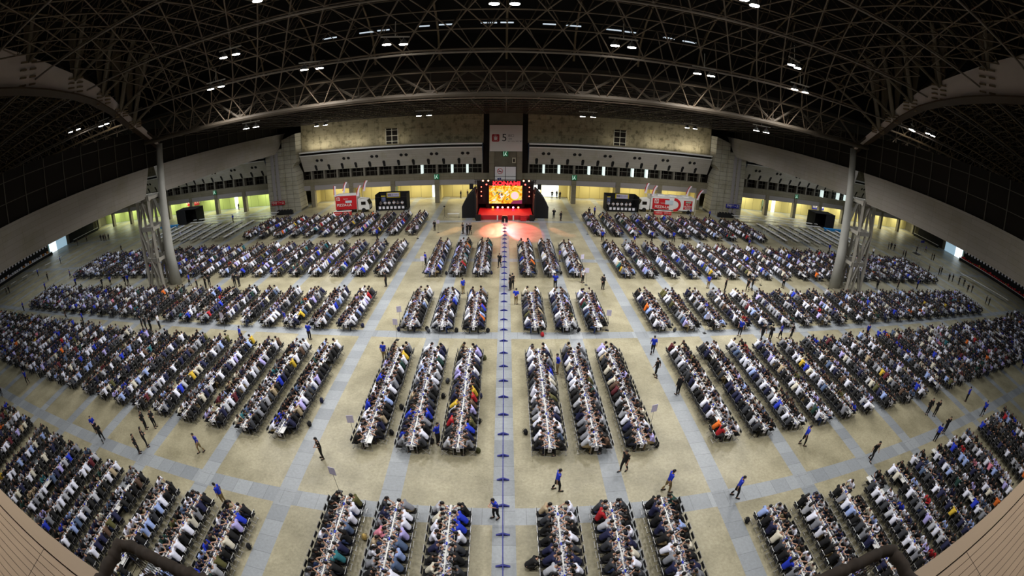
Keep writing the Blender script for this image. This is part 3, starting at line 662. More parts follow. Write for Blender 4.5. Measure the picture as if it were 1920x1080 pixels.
TOPS = [('black', (9, 9, 12), 34), ('white', (230, 232, 248), 20), ('navy', (22, 26, 64), 14), ('charcoal', (52, 54, 60), 10), ('grey', (128, 130, 138), 8), ('light grey', (176, 178, 186), 6), ('cream', (212, 206, 188), 3.5), ('pale blue', (150, 170, 222), 4.5), ('bright blue', (24, 52, 190), 2.4), ('lavender', (180, 172, 232), 3.2),
        ('olive', (86, 84, 44), 1.5), ('brown', (86, 64, 48), 1.0), ('dark green', (22, 60, 52), 1.4), ('beige', (176, 158, 128), 1.0), ('red', (170, 24, 34), .7), ('orange', (226, 110, 26), .45), ('yellow', (210, 176, 50), .4), ('pink', (214, 130, 150), .5), ('teal', (40, 110, 120), .6), ('maroon', (90, 20, 32), .7), ('blue-grey', (78, 96, 128), 2.5)]
TW = np.array([t[2] for t in TOPS]); TW = TW/TW.sum(); TC = np.array([srgb(*t[1])[:3] for t in TOPS])
PANTS = [('black', (9, 9, 11)), ('navy', (28, 32, 50)), ('khaki', (140, 122, 88)), ('grey', (70, 70, 74)), ('blue jeans', (50, 66, 110))]
PC = np.array([srgb(*p[1])[:3] for p in PANTS]); PWt = np.array([.5, .2, .08, .12, .1])

# ------------------------------------------------------------------ where the tables stand
CX = [2.6, 5.3, 8.05]
IN = [14.0+2.84*k for k in range(9)]; OUTX = [40.2+2.84*k for k in range(20)]
BLOCKS = [('front block', 14.2, 6, 'down'), ('second block', 18.5, 6, 'up'), ('third block', 33.2, 4, 'up'), ('fourth block', 46.0, 6, 'up'), ('fifth block', 62.7, 6, 'up')]
TL = 1.86
ROWS = []     # x, y_near, n tables, block index, row index, zone
for s in (-1, 1):
    for bi, (nm, y0, nt_, d) in enumerate(BLOCKS):
        rowsx = []
        if bi < 4: rowsx += [(x, 'centre') for x in CX]
        rowsx += [(x, 'inner') for x in IN]
        no = [3, 20, 14, 14, 2][bi]; rowsx += [(x+(0 if bi else .9), 'outer') for x in OUTX[:no]]
        for ri, (x, z_) in enumerate(rowsx):
            if bi == 0: y = (14.2 if z_ == 'centre' else 12.2)-TL*(6 if z_ == 'centre' else 5)
            else: y = y0
            k = (6 if z_ == 'centre' else 5) if bi == 0 else nt_
            if bi == 1 and z_ == 'outer' and ri-9-3 > 16: y += 1.2*(ri-28); k = 5
            ROWS.append((s*x, y, k, bi, ri, z_))
SEATS = []; TABLES = []
for (x, y0, k, bi, ri, z_) in ROWS:
    dens = .985 if z_ == 'centre' else (.965 if z_ == 'inner' else .95)
    for t in range(k): TABLES.append((x, y0+TL*(t+.5), bi, ri, z_, k-t))
    for side in (-1, 1):
        for q in range(k*3):
            y = y0+TL/3*(q+.5)
            if random.random() < dens and not (bi in (2, 3) and 42.5 < y < 46 and 43 < abs(x) < 49): SEATS.append((x, y, side, bi, ri, z_, k*3-q))
EMPTY = []
for s in (-1, 1):
    for k in range(9):
        for t in range(6): EMPTY.append((s*(48.6+2.84*k), 63.2+TL*(t+.5)))
def vis(p, mrg=25):
    u, v_ = to_px(p); return -mrg < u < 1920+mrg and -mrg < v_ < 1080+mrg and p[1] > 4.1
SEATS = [s for s in SEATS if vis((s[0], s[1], .8), 60)]
TABLES = [t for t in TABLES if vis((t[0], t[1], .7), 60)]
dist = lambda x, y: math.sqrt(x*x+y*y+18.45**2)
SEATS.sort(key=lambda s: (not vis((s[0], s[1], .8), 2), dist(s[0]+s[2]*.6, s[1]))); TABLES.sort(key=lambda t: (not vis((t[0], t[1], .7), 2), dist(t[0], t[1])))
NS, NT = 300, 170
sidew = lambda x: 'left' if x < 0 else 'right'
def rowname(x, bi, ri): return '%s row %s of barrier, %s' % (ORD[ri], sidew(x), BLOCKS[bi][0])
def rowshort(x, bi, ri): return '%s row %s, %s' % (ORD[ri], sidew(x), BLOCKS[bi][0])
GRP = ['card players at the front tables', 'card players in the second block']

# chairs
def chair_parts(parent):
    k = []
    k.append(MB().box((0, 0, .445), (.40, .40, .03)).build('seat', m_black, parent))
    k.append(MB().box((0, -.215, .69), (.38, .025, .17), tilt=.12).build('backrest', m_black, parent))
    for q in (-1, 1):
        k.append(MB().tube([(q*.21, -.25, .80), (q*.21, -.20, .45), (q*.21, .22, .01)], .013, 5).build('leg', m_chrome, parent))
        k.append(MB().tube([(q*.19, .20, .45), (q*.19, .0, .22), (q*.19, -.24, .01)], .013, 5).build('leg', m_chrome, parent))
    g = MB().tube([(-.21, -.25, .80), (.21, -.25, .80)], .013, 5)
    k.append(g.build('top_rail', m_chrome, parent))
    KIDS[k[1].name] = [MB().box((0, -.238, .72), (.13, .006, .04), tilt=.12).build('maker_label', mat('label_pale', srgb(190, 190, 195), .5), k[1])]
    k.append(MB().tube([(-.2, -.2, .06), (.2, -.2, .06)], .011, 5).build('stretcher', m_chrome, parent))
    return k
chair0 = empty('folding_chair', (0, 0, 0), 0, 'x', 'chair', 'folding chairs at the nearer tables'); KIDS[chair0.name] = chair_parts(chair0)
used = False
deck = MB().box((0, 0, .012), (.065, .09, .024)).mesh('card_deck', mat('card_back', srgb(60, 50, 44), .6, objcol=True))
people_y = .76
for i, (x, y, side, bi, ri, z_, q) in enumerate(SEATS[:NS]):
    px = x+side*people_y; rz = PI/2 if side < 0 else -PI/2
    rz = -PI/2 if side < 0 else PI/2
    ti = int(rng.choice(len(TOPS), p=TW)); pi_ = int(rng.choice(len(PANTS), p=PWt)); vi = random.randrange(6)
    jit = random.uniform(-.04, .04)
    seatn = '%s side, %s from far end, ' % (sidew(side), ORD[q-1]); seats = '%s side seat %s, ' % (sidew(side), ORD[q-1])
    place_figure('seated_person', SEATM[vi], (px+random.uniform(-.02, .03)*side, y+jit, 0), rz+random.uniform(-.15, .15), (*TC[ti], 1), (*PC[pi_], 1),
                 'person in %s top, ' % TOPS[ti][0].replace(' ', '-')+seats+rowname(x, bi, ri), 'person', 'seated card players at the nearer tables', random.uniform(1.06, 1.15))
    c = chair0 if not used else copy_tree(chair0); used = True
    c.location = (px+side*.03, y+jit*.5, 0); c.rotation_euler = (0, 0, rz)
    c['label'] = 'black folding chair, '+seats+rowname(x, bi, ri)
    d = bpy.data.objects.new('card_deck', deck); C.objects.link(d); d.location = (x+side*.2, y+.17, .735); d.rotation_euler = (0, 0, random.uniform(-.3, .3)); dc = random.choice([('brown', (90, 60, 40)), ('white', (220, 220, 225)), ('black', (20, 20, 24)), ('blue', (30, 60, 190))]); d.color = srgb(*dc[1])
    tag(d, '%s card stack, ' % dc[0]+seats+rowname(x, bi, ri), 'cards', 'card decks at the nearer tables')
# tables
def table_parts(parent):
    k = [MB().bb(-.33, .33, -.925, .925, .70, .735).build('table_top', m_tabletop, parent)]
    KIDS[k[0].name] = [MB().bb(-.035, .035, -.92, .92, .735, .80).build('centre_divider', m_white, k[0])]
    for q in (-1, 1):
        g = MB().tube([(-.29, q*.86, .70), (-.29, q*.88, .02), (.29, q*.88, .02), (.29, q*.86, .70)], .016, 5)
        k.append(g.build('leg_frame', m_chrome, parent))
    k.append(MB().bb(-.26, .26, -.8, .8, .40, .42).build('under_shelf', m_blackm, parent))
    return k
tab0 = empty('folding_table', (0, 0, 0), 0, 'x', 'table', 'white folding tables in long rows'); KIDS[tab0.name] = table_parts(tab0)
mk = MB().bb(-.035, .035, -.08, .08, .80, .86).mesh('number_holder', m_blue)
for i, (x, y, bi, ri, z_, q) in enumerate(TABLES[:NT]):
    t = tab0 if i == 0 else copy_tree(tab0); t.location = (x, y, 0)
    t['label'] = 'card-strewn white table, %s from far end, ' % ORD[q-1]+rowname(x, bi, ri)
    m = bpy.data.objects.new('number_holder', mk); C.objects.link(m); m.location = (x, y+.3, 0)
    tag(m, 'small blue holder, %s table from far end, ' % ORD[q-1]+rowname(x, bi, ri), 'holder', 'blue number holders on the tables')

# everything beyond: one object each
def tile(name, variants, inst, mats, col=None, smooth=False):
    """variants: list of (V, faces-by-size, colour-array or None); inst: per variant arrays (x, y, z, rz, scale, colours)"""
    VV, QQ, TT, CC = [], [], [], []; base = 0
    for (V, Q, T), (xyz, rz, sc_, cl) in zip(variants, inst):
        if not len(xyz): continue
        c, s = np.cos(rz)[:, None], np.sin(rz)[:, None]; X = V[:, 0][None]*sc_[:, None]; Y = V[:, 1][None]*sc_[:, None]; Z = V[:, 2][None]*sc_[:, None]
        W = np.stack([X*c-Y*s+xyz[:, :1], X*s+Y*c+xyz[:, 1:2], Z+xyz[:, 2:3]], -1); n = len(V); off = (base+np.arange(len(xyz))*n)[:, None, None]
        VV.append(W.reshape(-1, 3))
        if len(Q): QQ.append((Q[None]+off).reshape(-1, 4))
        if len(T): TT.append((T[None]+off).reshape(-1, 3))
        if cl is not None: CC.append(cl.reshape(-1, 4))
        base += n*len(xyz)
    F = ([np.concatenate(QQ)] if QQ else [])+([np.concatenate(TT)] if TT else [])
    o = bpy.data.objects.new(name, mesh_np(name, np.concatenate(VV), F, mats, np.concatenate(CC) if CC else None, smooth)); C.objects.link(o); return o
def arr(mb):
    V = np.array(mb.v); Q = []; T = []
    for f in mb.f:
        if len(f) == 4: Q.append(f)
        elif len(f) == 3: T.append(f)
        else:
            for k in range(1, len(f)-1): T.append((f[0], f[k], f[k+1]))
    return V, np.array(Q, int).reshape(-1, 4), np.array(T, int).reshape(-1, 3)
lowv = []; lowr = []
for J, sl in zip(SEAT_POSES, (.42, .98, .45, .98, .4, .95)):
    P = parts_of(J, True, sl); mb = MB()
    for role, p in enumerate(P): mb.role = role; mb.add(p.v, p.f)
    lowv.append(arr(mb)); lowr.append(np.array(mb.r))
far = SEATS[NS:]; print('seats', len(SEATS), 'tables', len(TABLES))
A = np.array([(x+side*people_y, y, 0) for (x, y, side, *_r) in far]); sd = np.array([s[2] for s in far]); vidx = rng.integers(0, 6, len(far))
A[:, 1] += rng.uniform(-.05, .05, len(far)); A[:, 0] += rng.uniform(-.03, .05, len(far))*sd; rzs = np.where(sd < 0, -PI/2, PI/2)+rng.uniform(-.25, .25, len(far)); scs = rng.uniform(1.08, 1.2, len(far))
tcol = TC[rng.choice(len(TOPS), len(far), p=TW)]*rng.uniform(.85, 1.1, (len(far), 1)); pcol = PC[rng.choice(len(PANTS), len(far), p=PWt)]
skin = np.array(srgb(160, 118, 96)[:3]); hair = np.array(srgb(16, 13, 12)[:3])
inst = []
for v in range(6):
    m = vidx == v; k = m.sum(); r = lowr[v]; col = np.ones((k, len(r), 4)); hc = hair*np.where(rng.random(k) < .04, 9, 1)[:, None]
    col[:, r == SKIN, :3] = skin; col[:, r == HAIR, :3] = hc[:, None]; col[:, r == TOP, :3] = tcol[m][:, None]; col[:, r == LEGS, :3] = pcol[m][:, None]
    inst.append((A[m], rzs[m], scs[m], col))
m_crowd = mat('crowd_clothing', (.5, .5, .5), .8, vcol=True)
o = tile('seated_crowd', lowv, inst, [m_crowd], True, True); tag(o, 'dense crowd of seated card players filling the far and side tables', 'crowd', kind='stuff')
cm = MB(); cm.box((0, 0, .445), (.40, .40, .03)); cm.box((0, -.215, .69), (.38, .03, .17)); nb = len(cm.v)
for q in (-1, 1): cm.tube([(q*.21, -.25, .80), (q*.21, -.20, .45), (q*.21, .22, .01)], .014, 3); cm.tube([(q*.19, .20, .45), (q*.19, -.24, .01)], .014, 3)
cm.tube([(-.21, -.25, .80), (.21, -.25, .80)], .015, 3); cv = arr(cm); n = len(cm.v); cc = np.ones((len(far), n, 4)); cc[:, :nb, :3] = srgb(16, 16, 18)[0]; cc[:, nb:, :3] = srgb(120, 122, 132)[0]
o = tile('folding_chairs', [cv], [(A*[1, 1, 0], np.where(sd < 0, -PI/2, PI/2), np.ones(len(far)), cc)], [m_crowd]); tag(o, 'black folding chairs under the far seated crowd', 'chairs', kind='stuff')
tm = MB(); tm.bb(-.33, .33, -.925, .925, .70, .735); tm.bb(-.035, .035, -.92, .92, .735, .80); n1 = len(tm.v)
for q in (-1, 1):
    for e in (-1, 1): tm.bb(e*.29-.014, e*.29+.014, q*.88-.014, q*.88+.014, 0, .70)
n2 = len(tm.v); tm.bb(-.26, .26, -.8, .8, .40, .42); n3 = len(tm.v); tm.bb(-.035, .035, .22, .38, .80, .86); tv = arr(tm)
ft = [(t[0], t[1], 0) for t in TABLES[NT:]]+[(e[0], e[1], 0) for e in EMPTY]; B = np.array(ft)
cc = np.ones((len(B), len(tm.v), 4)); cc[:, :n1, :3] = srgb(216, 216, 214)[0]; cc[:, n1:n2, :3] = srgb(150, 150, 150)[0]; cc[:, n2:n3, :3] = .01; cc[:, n3:, :3] = srgb(20, 50, 190)[:3]
o = tile('folding_tables', [tv], [(B, np.zeros(len(B)), np.ones(len(B)), cc)], [m_crowd]); tag(o, 'far white folding tables in long rows, some rows empty', 'tables', kind='stuff')
# cards lying on the tables: far too many to count
Vc, Cc = [], []; ccols = np.array([srgb(*c)[:3] for c in ((26, 26, 32), (46, 46, 54), (225, 225, 235), (160, 164, 184), (62, 70, 96), (96, 74, 62), (150, 116, 84), (40, 60, 160), (86, 66, 100), (120, 124, 136))]); cp_ = np.array([.28, .21, .07, .07, .15, .04, .02, .05, .03, .08])
for si, (x, y, side, *_r) in enumerate(SEATS):
    nc = 34 if si < 900 else (22 if si < 3000 else 14)
    cx = x+side*rng.uniform(.055, .285, nc); cyy = y+rng.uniform(-.30, .30, nc); th = rng.choice([0, PI/2], nc)+rng.normal(0, .12, nc); z = .7365+rng.uniform(0, .004, nc); h = np.array([(-.03, -.043), (.03, -.043), (.03, .043), (-.03, .043)])*(1.05 if nc > 30 else (1.25 if nc > 20 else 1.45))
    c_, s_ = np.cos(th)[:, None], np.sin(th)[:, None]
    q = np.stack([cx[:, None]+h[:, 0]*c_-h[:, 1]*s_, cyy[:, None]+h[:, 0]*s_+h[:, 1]*c_, np.repeat(z[:, None], 4, 1)], -1); Vc.append(q.reshape(-1, 3)); Cc.append(np.repeat(ccols[rng.choice(10, nc, p=cp_)], 4, 0))
Vc = np.concatenate(Vc); Cc = np.concatenate(Cc); Cc = np.c_[Cc, np.ones(len(Cc))]
o = bpy.data.objects.new('playing_cards', mesh_np('playing_cards', Vc, [np.arange(len(Vc)).reshape(-1, 4)], [mat('card_faces', (.5, .5, .5), .45, vcol=True)], Cc)); C.objects.link(o)
tag(o, 'loose playing cards spread over all the long tables', 'cards', kind='stuff')

# ------------------------------------------------------------------ standing people
STANDING = [(-0.4, 14.0, 'b'), (2.8, 15.9, 'b'), (8.8, 15.2, 'k'), (6.7, 17.1, 'n'), (12.7, 14.0, 'b'), (-15.5, 12.5, 'k'), (-3.9, 19.6, 'b'), (-10.7, 17.5, 'n'), (-19.5, 16.1, 'k'), (19.6, 17.1, 'b'), (12.3, 24.1, 's'), (3.9, 27.3, 'k'), (24.5, 14.0, 'n'), (-24.8, 14.4, 's'), (11.3, 26.5, 'n'), (-24.5, 15.2, 's'), (-9.3, 28.7, 'k'), (-25.2, 17.3, 's'), (-26.0, 16.9, 's'), (12.0, 29.8, 'b'), (-29.4, 14.2, 'n'), (-31.0, 14.8, 'b'), (-17.0, 31.5, 'b'), (33.2, 13.4, 'b'), (35.3, 13.8, 's'), (-23.8, 30.2, 'b'), (21.7, 32.3, 'b'), (35.4, 16.6, 's'), (1.1, 39.2, 'k'), (23.7, 31.3, 'n'), (36.2, 16.1, 's'), (24.6, 31.1, 'n'), (-20.6, 33.9, 'b'), (26.0, 31.3, 'b'), (27.2, 31.0, 'n'), (-4.2, 41.7, 'k'), (0.6, 42.7, 'n'), (0.8, 43.1, 'n'), (5.3, 43.2, 'b'), (10.4, 43.0, 's'), (-12.8, 43.5, 'n'), (8.5, 44.9, 'w'), (44.0, 13.6, 'b'), (43.7, 16.3, 'b'), (-36.8, 31.7, 'w'), (-37.6, 30.9, 'n'), (38.3, 30.2, 'b'), (23.2, 43.5, 'k'), (-0.6, 49.5, 'n'), (25.1, 42.7, 's'), (-38.7, 31.1, 'n'), (-39.6, 31.3, 's'), (-9.5, 50.2, 'b'), (28.3, 42.7, 'n'), (29.2, 43.1, 'n'), (6.7, 51.7, 'k'), (-49.9, 17.1, 'b'), (-32.2, 43.3, 's'), (-32.9, 43.3, 's'), (-53.1, 13.6, 'b'), (34.6, 43.8, 's'), (-37.3, 42.4, 'n'), (-38.2, 41.7, 's'), (-37.2, 43.2, 's'), (-41.1, 43.4, 'b'), (18.3, 58.8, 'k'), (-53.3, 31.0, 'b'), (13.9, 60.4, 'b'), (-5.5, 62.9, 'n'), (-5.1, 63.1, 'n'), (-18.7, 61.1, 'b'), (-6.2, 63.7, 'n'), (-48.3, 42.4, 's'), (21.8, 61.4, 'b'), (-10.7, 65.3, 's'), (25.3, 61.3, 'b'), (-59.3, 31.4, 'n'), (66.3, 17.2, 'b'), (54.1, 43.5, 's'), (38.0, 59.4, 'b'), (-55.7, 43.6, 'b'), (-56.3, 43.4, 'n'), (9.2, 71.8, 's'), (8.2, 73.2, 's'), (60.0, 43.5, 'n'), (-60.7, 43.4, 'b'), (-62.0, 42.4, 'n'), (14.6, 75.3, 'n'), (15.8, 76.3, 'b'), (66.7, 43.8, 'b'), (56.8, 59.9, 'b'), (-72.0, 42.7, 'b'), (-79.6, 32.5, 'b'), (35.6, 78.9, 'b'), (39.5, 78.2, 'b'), (86.2, 26.2, 'b'), (85.8, 30.2, 's'), (-82.6, 40.6, 'b'), (70.3, 60.0, 'w'), (-80.4, 46.8, 'b'), (89.0, 29.0, 's'), (-55.4, 76.4, 'b'), (89.4, 30.5, 's'), (87.2, 37.1, 's'), (87.7, 36.4, 's'), (86.7, 42.5, 'n'), (-76.2, 59.9, 'n'), (82.2, 51.9, 'n'), (86.0, 48.0, 's'), (89.1, 42.5, 's'), (88.3, 46.2, 'n'), (87.6, 47.8, 's'), (89.6, 45.4, 's'), (86.3, 51.4, 's'), (-90.1, 45.7, 's'), (88.0, 51.8, 's'), (82.5, 60.7, 's'), (83.8, 60.9, 's'), (82.4, 65.7, 's'), (83.7, 65.9, 's'), (84.4, 65.3, 's'), (-102.3, 39.0, 's'), (-103.1, 38.4, 'n'), (-100.3, 48.2, 'b'), (-99.3, 55.7, 'b'), (96.8, 61.2, 's'), (97.5, 60.9, 's'), (-95.4, 71.2, 's'), (-96.5, 70.9, 's'), (-97.2, 70.7, 's'), (101.7, 67.0, 'b'), (-99.0, 71.0, 's'), (-109.4, 69.0, 'n'), (-108.5, 72.2, 'n')]
nseen = {}
AISLES = [(16.8, 'front cross aisle'), (24.5, 'beside second block tables'), (32.2, 'second cross aisle'), (38, 'beside third block tables'), (44.5, 'third cross aisle'), (56, 'beside fourth block tables'), (62.2, 'fourth cross aisle'), (70, 'beside fifth block tables'), (90, 'open floor before far wall')]
for i, (x, y, k) in enumerate(STANDING):
    pose = random.choice({'b': ['stand', 'walk', 'back', 'walk', 'front'], 'k': ['stand', 'walk', 'back'], 'n': ['walk', 'stand', 'front', 'walk'], 's': ['stand', 'front', 'back', 'stand'], 'w': ['walk', 'stand']}[k])
    if (x, y) == (-0.4, 14.0): pose = 'tablet'
    if (x, y) == (66.7, 43.8): pose = 'up'
    top, pan, txt = {'b': ((20, 52, 190), (18, 18, 22), 'blue shirt and dark trousers'), 'k': ((20, 52, 190), (140, 122, 84), 'blue shirt and khaki trousers'), 'n': ((14, 14, 16), (18, 18, 20), 'black top and black trousers'), 's': ((20, 21, 26), (20, 20, 24), 'dark suit'), 'w': ((226, 226, 234), (24, 24, 28), 'white shirt')}[k]
    rz = {(-0.4, 14.0): 2.2, (2.8, 15.9): -1.5, (12.7, 14.0): -2.0, (-10.7, 17.5): 2.2, (8.8, 15.2): -1.6}.get((x, y), random.uniform(-PI, PI))
    ais = next(a for q, a in AISLES if y < q); sec = 'left' if x < -1.2 else ('right' if x > 1.2 else 'by barrier')
    if abs(x) > 80: ais = 'open floor along %s end wall' % ('left' if x < 0 else 'right'); sec = ''
    key = (txt, ais, sec); nseen[key] = nseen.get(key, 0)+1
    lab = 'person in %s, %s %s, %s from middle' % (txt, ais, sec, ORD[nseen[key]-1])
    place_figure('standing_person', STANDM[pose][1 if k == 's' else 0], (x, y, 0), rz, srgb(*top), srgb(*pan), lab.replace('  ', ' ').replace(' ,', ','), 'person', 'staff and others on their feet', random.uniform(.97, 1.05))
# crouching person with a rucksack beside the front tables
pc = place_figure('crouching_person', STANDM['crouch'][0], (1.15, 10.9, 0), -1.35, srgb(16, 16, 18), srgb(20, 20, 22), 'person in black crouching on the floor beside the front tables', 'person')

# ------------------------------------------------------------------ bags
bagm = {}
def bag_proto():
    r = empty('backpack', (0, 0, 0), 0, 'x', 'bag', 'bags left by the chairs'); g = MB(); g.ell((0, 0, .21), (.16, .11, .24), 12, 8, lambda v: 1.12 if abs(v[2]) < .5 else 1)
    a = fused('backpack_body', g, m_bag, .02); o1 = bpy.data.objects.new('bag_body', a); C.objects.link(o1); o1.parent = r
    g = MB(); g.ell((0, .1, .16), (.11, .06, .13), 10, 6); o2 = g.build('front_pocket', m_bag, r, True)
    o3 = MB().tube([(-.07, -.1, .40), (-.09, -.17, .28), (-.08, -.12, .1)], .018, 6).build('strap', m_bag, r); o4 = MB().tube([(.07, -.1, .40), (.09, -.17, .28), (.08, -.12, .1)], .018, 6).build('strap', m_bag, r)
    KIDS[r.name] = [o1, o2, o3, o4]; return r
bp0 = bag_proto(); BC = {'black': (16, 16, 20), 'navy': (24, 28, 60), 'grey': (70, 72, 78), 'olive': (70, 72, 40), 'beige': (190, 160, 90), 'red': (170, 20, 34)}
bags = [(-6.75, 12.05, 'beige'), (3.2, 32.9, 'red'), (-1.5, 29.2, 'olive'), (-1.6, 24.3, 'navy'), (-1.55, 21.6, 'black'), (-6.75, 22.8, 'black'), (-6.9, 20.2, 'black'), (-4.0, 26.0, 'grey'), (-4.1, 24.2, 'black'), (-4.3, 19.6, 'black'), (-1.5, 18.9, 'olive'), (-6.7, 33.8, 'black'), (-9.2, 33.6, 'navy'), (-4.1, 33.6, 'black'), (-1.4, 33.6, 'black'), (-6.5, 33.4, 'grey'), (6.4, 33.7, 'black'), (9.2, 18.9, 'black'), (-12.7, 10.0, 'black'), (12.7, 12.0, 'black'), (-12.6, 20.3, 'black'), (-12.6, 22.9, 'navy'), (15.3, 33.5, 'grey'), (1.3, 20.6, 'black'), (-12.7, 34.1, 'navy'), (-6.6, 47.0, 'black'), (-1.5, 47.2, 'navy'), (6.4, 47.3, 'black')]
for i, (x, y, cn) in enumerate(bags):
    o = bp0 if i == 0 else copy_tree(bp0); o.location = (x, y, 0); o.rotation_euler = (0, 0, random.uniform(0, 6))
    kids = KIDS[o.name] if i == 0 else [c for c in C.objects if c.parent == o]
    for c in kids: c.color = srgb(*BC[cn])
    ro = sum(1 for q in bags[:i] if q[2] == cn and (q[0] < 0) == (x < 0)); o['label'] = '%s backpack on the floor behind the chairs %s of barrier, %s one' % (cn, sidew(x), ORD[ro])
# ------------------------------------------------------------------ barrier down the middle
st = empty('barrier_post', (0, 0, 0), 0, 'x', 'barrier', 'blue barrier posts down the centre line')
k1 = MB().tube([(0, 0, 0), (0, 0, .92)], .028, 8).build('post', m_navyb, st)
k2 = MB().prism([(-.34, 0), (.34, 0), (.34, .035), (.03, .17), (-.03, .17), (-.34, .035)], -.05, .05, 'y').build('foot', m_navyb, st)
k3 = MB().box((0, 0, .02), (.06, .42, .035)).build('cross_foot', m_navyb, st); KIDS[st.name] = [k1, k2, k3]
ys = np.arange(5.2, 69.5, 1.92)
for i, y in enumerate(ys):
    o = st if i == 0 else copy_tree(st); o.location = (-.05, y, 0); o['label'] = 'blue barrier post on the centre floor band, %s from the camera end' % ORD[i]
bl = MB(); bl.bb(-.075, -.025, 5.2, 69.3, .84, .90); tag(bl.build('barrier_belt', m_navyb), 'long blue belt strung along the barrier posts', 'barrier')
# ------------------------------------------------------------------ placards
pl = empty('placard', (0, 0, 0), 0, 'x', 'sign', 'white placards by the table rows')
KIDS[pl.name] = [MB().tube([(0, 0, 0), (0, 0, 1.55)], .012, 5).build('pole', m_blackm, pl), MB().box((0, 0, 1.72), (.42, .02, .56)).build('sheet', mat('placard_sheet', srgb(214, 208, 236), .8), pl), MB().box((0, 0, .02), (.3, .3, .03)).build('base', m_blackm, pl)]
for i, (x, y) in enumerate([(-8.9, 15.0), (-9.1, 19.4), (9.2, 20.6), (9.0, 33.9), (-9.2, 34.4), (-9.0, 32.0), (9.0, 48.6), (-9.4, 47.6), (-12.6, 61.2), (12.4, 64.0), (-10.0, 64.2), (8.8, 44.2), (-27.2, 32.2), (18.2, 33.0), (31.5, 44.6), (-23.5, 62.0), (27.2, 62.0), (-60.8, 64.4), (-38.2, 36.2)]):
    o = pl if i == 0 else copy_tree(pl); o.location = (x, y, 0); o.rotation_euler = (0, 0, random.uniform(-.4, .4)); n_ = sum(1 for q in [(-8.9, 15.0), (-9.1, 19.4), (9.2, 20.6), (9.0, 33.9), (-9.2, 34.4), (-9.0, 32.0), (9.0, 48.6), (-9.4, 47.6), (-12.6, 61.2), (12.4, 64.0), (-10.0, 64.2), (8.8, 44.2), (-27.2, 32.2), (18.2, 33.0), (31.5, 44.6), (-23.5, 62.0), (27.2, 62.0), (-60.8, 64.4), (-38.2, 36.2)] if (q[0] < 0) == (x < 0) and q[1] <= y)
    o['label'] = 'white placard on a thin pole, %s nearest on the %s of barrier' % (ORD[n_-1], sidew(x))
# row-end sheets hung on the near table ends
sh = empty('row_sheet', (0, 0, 0), 0, 'x', 'sign', 'row sheets on the table ends'); KIDS[sh.name] = [MB().box((0, 0, 0), (.22, .01, .32)).build('paper', m_paper, sh), MB().box((0, -.006, .02), (.14, .004, .12)).build('print', mat('print_grey', srgb(120, 120, 130), .8), sh)]
first = True
for (x, y0, k, bi, ri, z_) in ROWS:
    if bi == 0 or z_ == 'outer' or (bi == 4 and ri > 6): continue
    o = sh if first else copy_tree(sh); first = False; o.location = (x, y0-.01, .56); o.rotation_euler = (.12, 0, 0); o['label'] = 'white sheet on the near table end, '+rowname(x, bi, ri)

# ------------------------------------------------------------------ signs on the centre tower
ft_ = (PI/2, 0, 0); ys_ = YF-.95
bd = MB().bb(-3.0, 3.12, ys_, ys_+.2, 10.2, 15.25).build('exit_board', mat('board_grey', srgb(205, 200, 194), .6)); tag(bd, 'large white board reading 5 high on the centre tower', 'sign')
m_ink = mat('ink', srgb(24, 24, 26), .7); m_sred = mat('tile_red', srgb(150, 16, 22), .7)
g = MB(); g.prism([(-2.6, 12.2), (-2.45, 12.05), (-1.35, 12.05), (-1.2, 12.2), (-1.2, 13.35), (-1.35, 13.5), (-2.45, 13.5), (-2.6, 13.35)], ys_-.03, ys_, 'y'); g.build('red_tile', m_sred, bd)
m_let = mat('letter_white', srgb(220, 215, 210), .7)
text('tile_kanji', '\u6771', .85, (-1.9, ys_-.05, 12.62), ft_, m_let, bd, off=.01); text('tile_word', 'EAST', .2, (-1.9, ys_-.05, 13.28), ft_, m_let, bd)
text('number_five', '5', 2.05, (-.28, ys_-.03, 12.78), ft_, m_ink, bd); text('exit_kanji', '\u51fa\u53e3', .58, (.98, ys_-.03, 13.2), ft_, m_ink, bd)
text('exit_word', 'Exit', .42, (.86, ys_-.03, 12.62), ft_, m_ink, bd); text('exit_small', '\u51fa\u53e3\u30fbSortie\u30fb\u51fa\u53e3\u30fb\ucd9c\uad6c', .24, (1.72, ys_-.03, 12.15), ft_, m_ink, bd)
m_exit = mat('exit_green', srgb(10, 90, 60), .5, emit=srgb(20, 130, 80), estr=.18); m_exw = mat('exit_white', srgb(200, 240, 220), .5, emit=(.7, 1, .85), estr=.4)
def exit_sign(x, z, y, lab):
    o = MB().box((x, y, z), (1.0, .12, 1.0)).build('exit_sign', m_exit); tag(o, lab, 'sign', 'green running-figure exit signs')
    g = MB(); X, Y_ = x, y-.075
    for pl_ in ([(X+.05, z+.3), (X+.2, z+.3), (X+.2, z+.42), (X+.05, z+.42)], [(X-.12, z+.2), (X+.12, z+.22), (X+.1, z-.05), (X-.08, z-.05)], [(X-.02, z-.05), (X+.1, z-.05), (X+.3, z-.3), (X+.2, z-.38)], [(X-.08, z-.05), (X+.03, z-.05), (X-.15, z-.36), (X-.3, z-.3)], [(X-.38, z-.44), (X-.3, z-.44), (X-.3, z+.44), (X-.38, z+.44)]): g.prism(pl_, Y_-.01, Y_+.01, 'y')
    g.build('running_figure', m_exw, o)
exit_sign(-.02, 9.7, YF-.9, 'green exit sign just under the large board')
for s in (-1, 1): exit_sign(s*13.3, 5.25, YF-.2, 'green exit sign on the beam, %s of the stage' % ('left' if s < 0 else 'right')); exit_sign(s*66.6, 5.25, YF-.2, 'green exit sign on the beam far beyond the %s pier' % ('left' if s < 0 else 'right'))
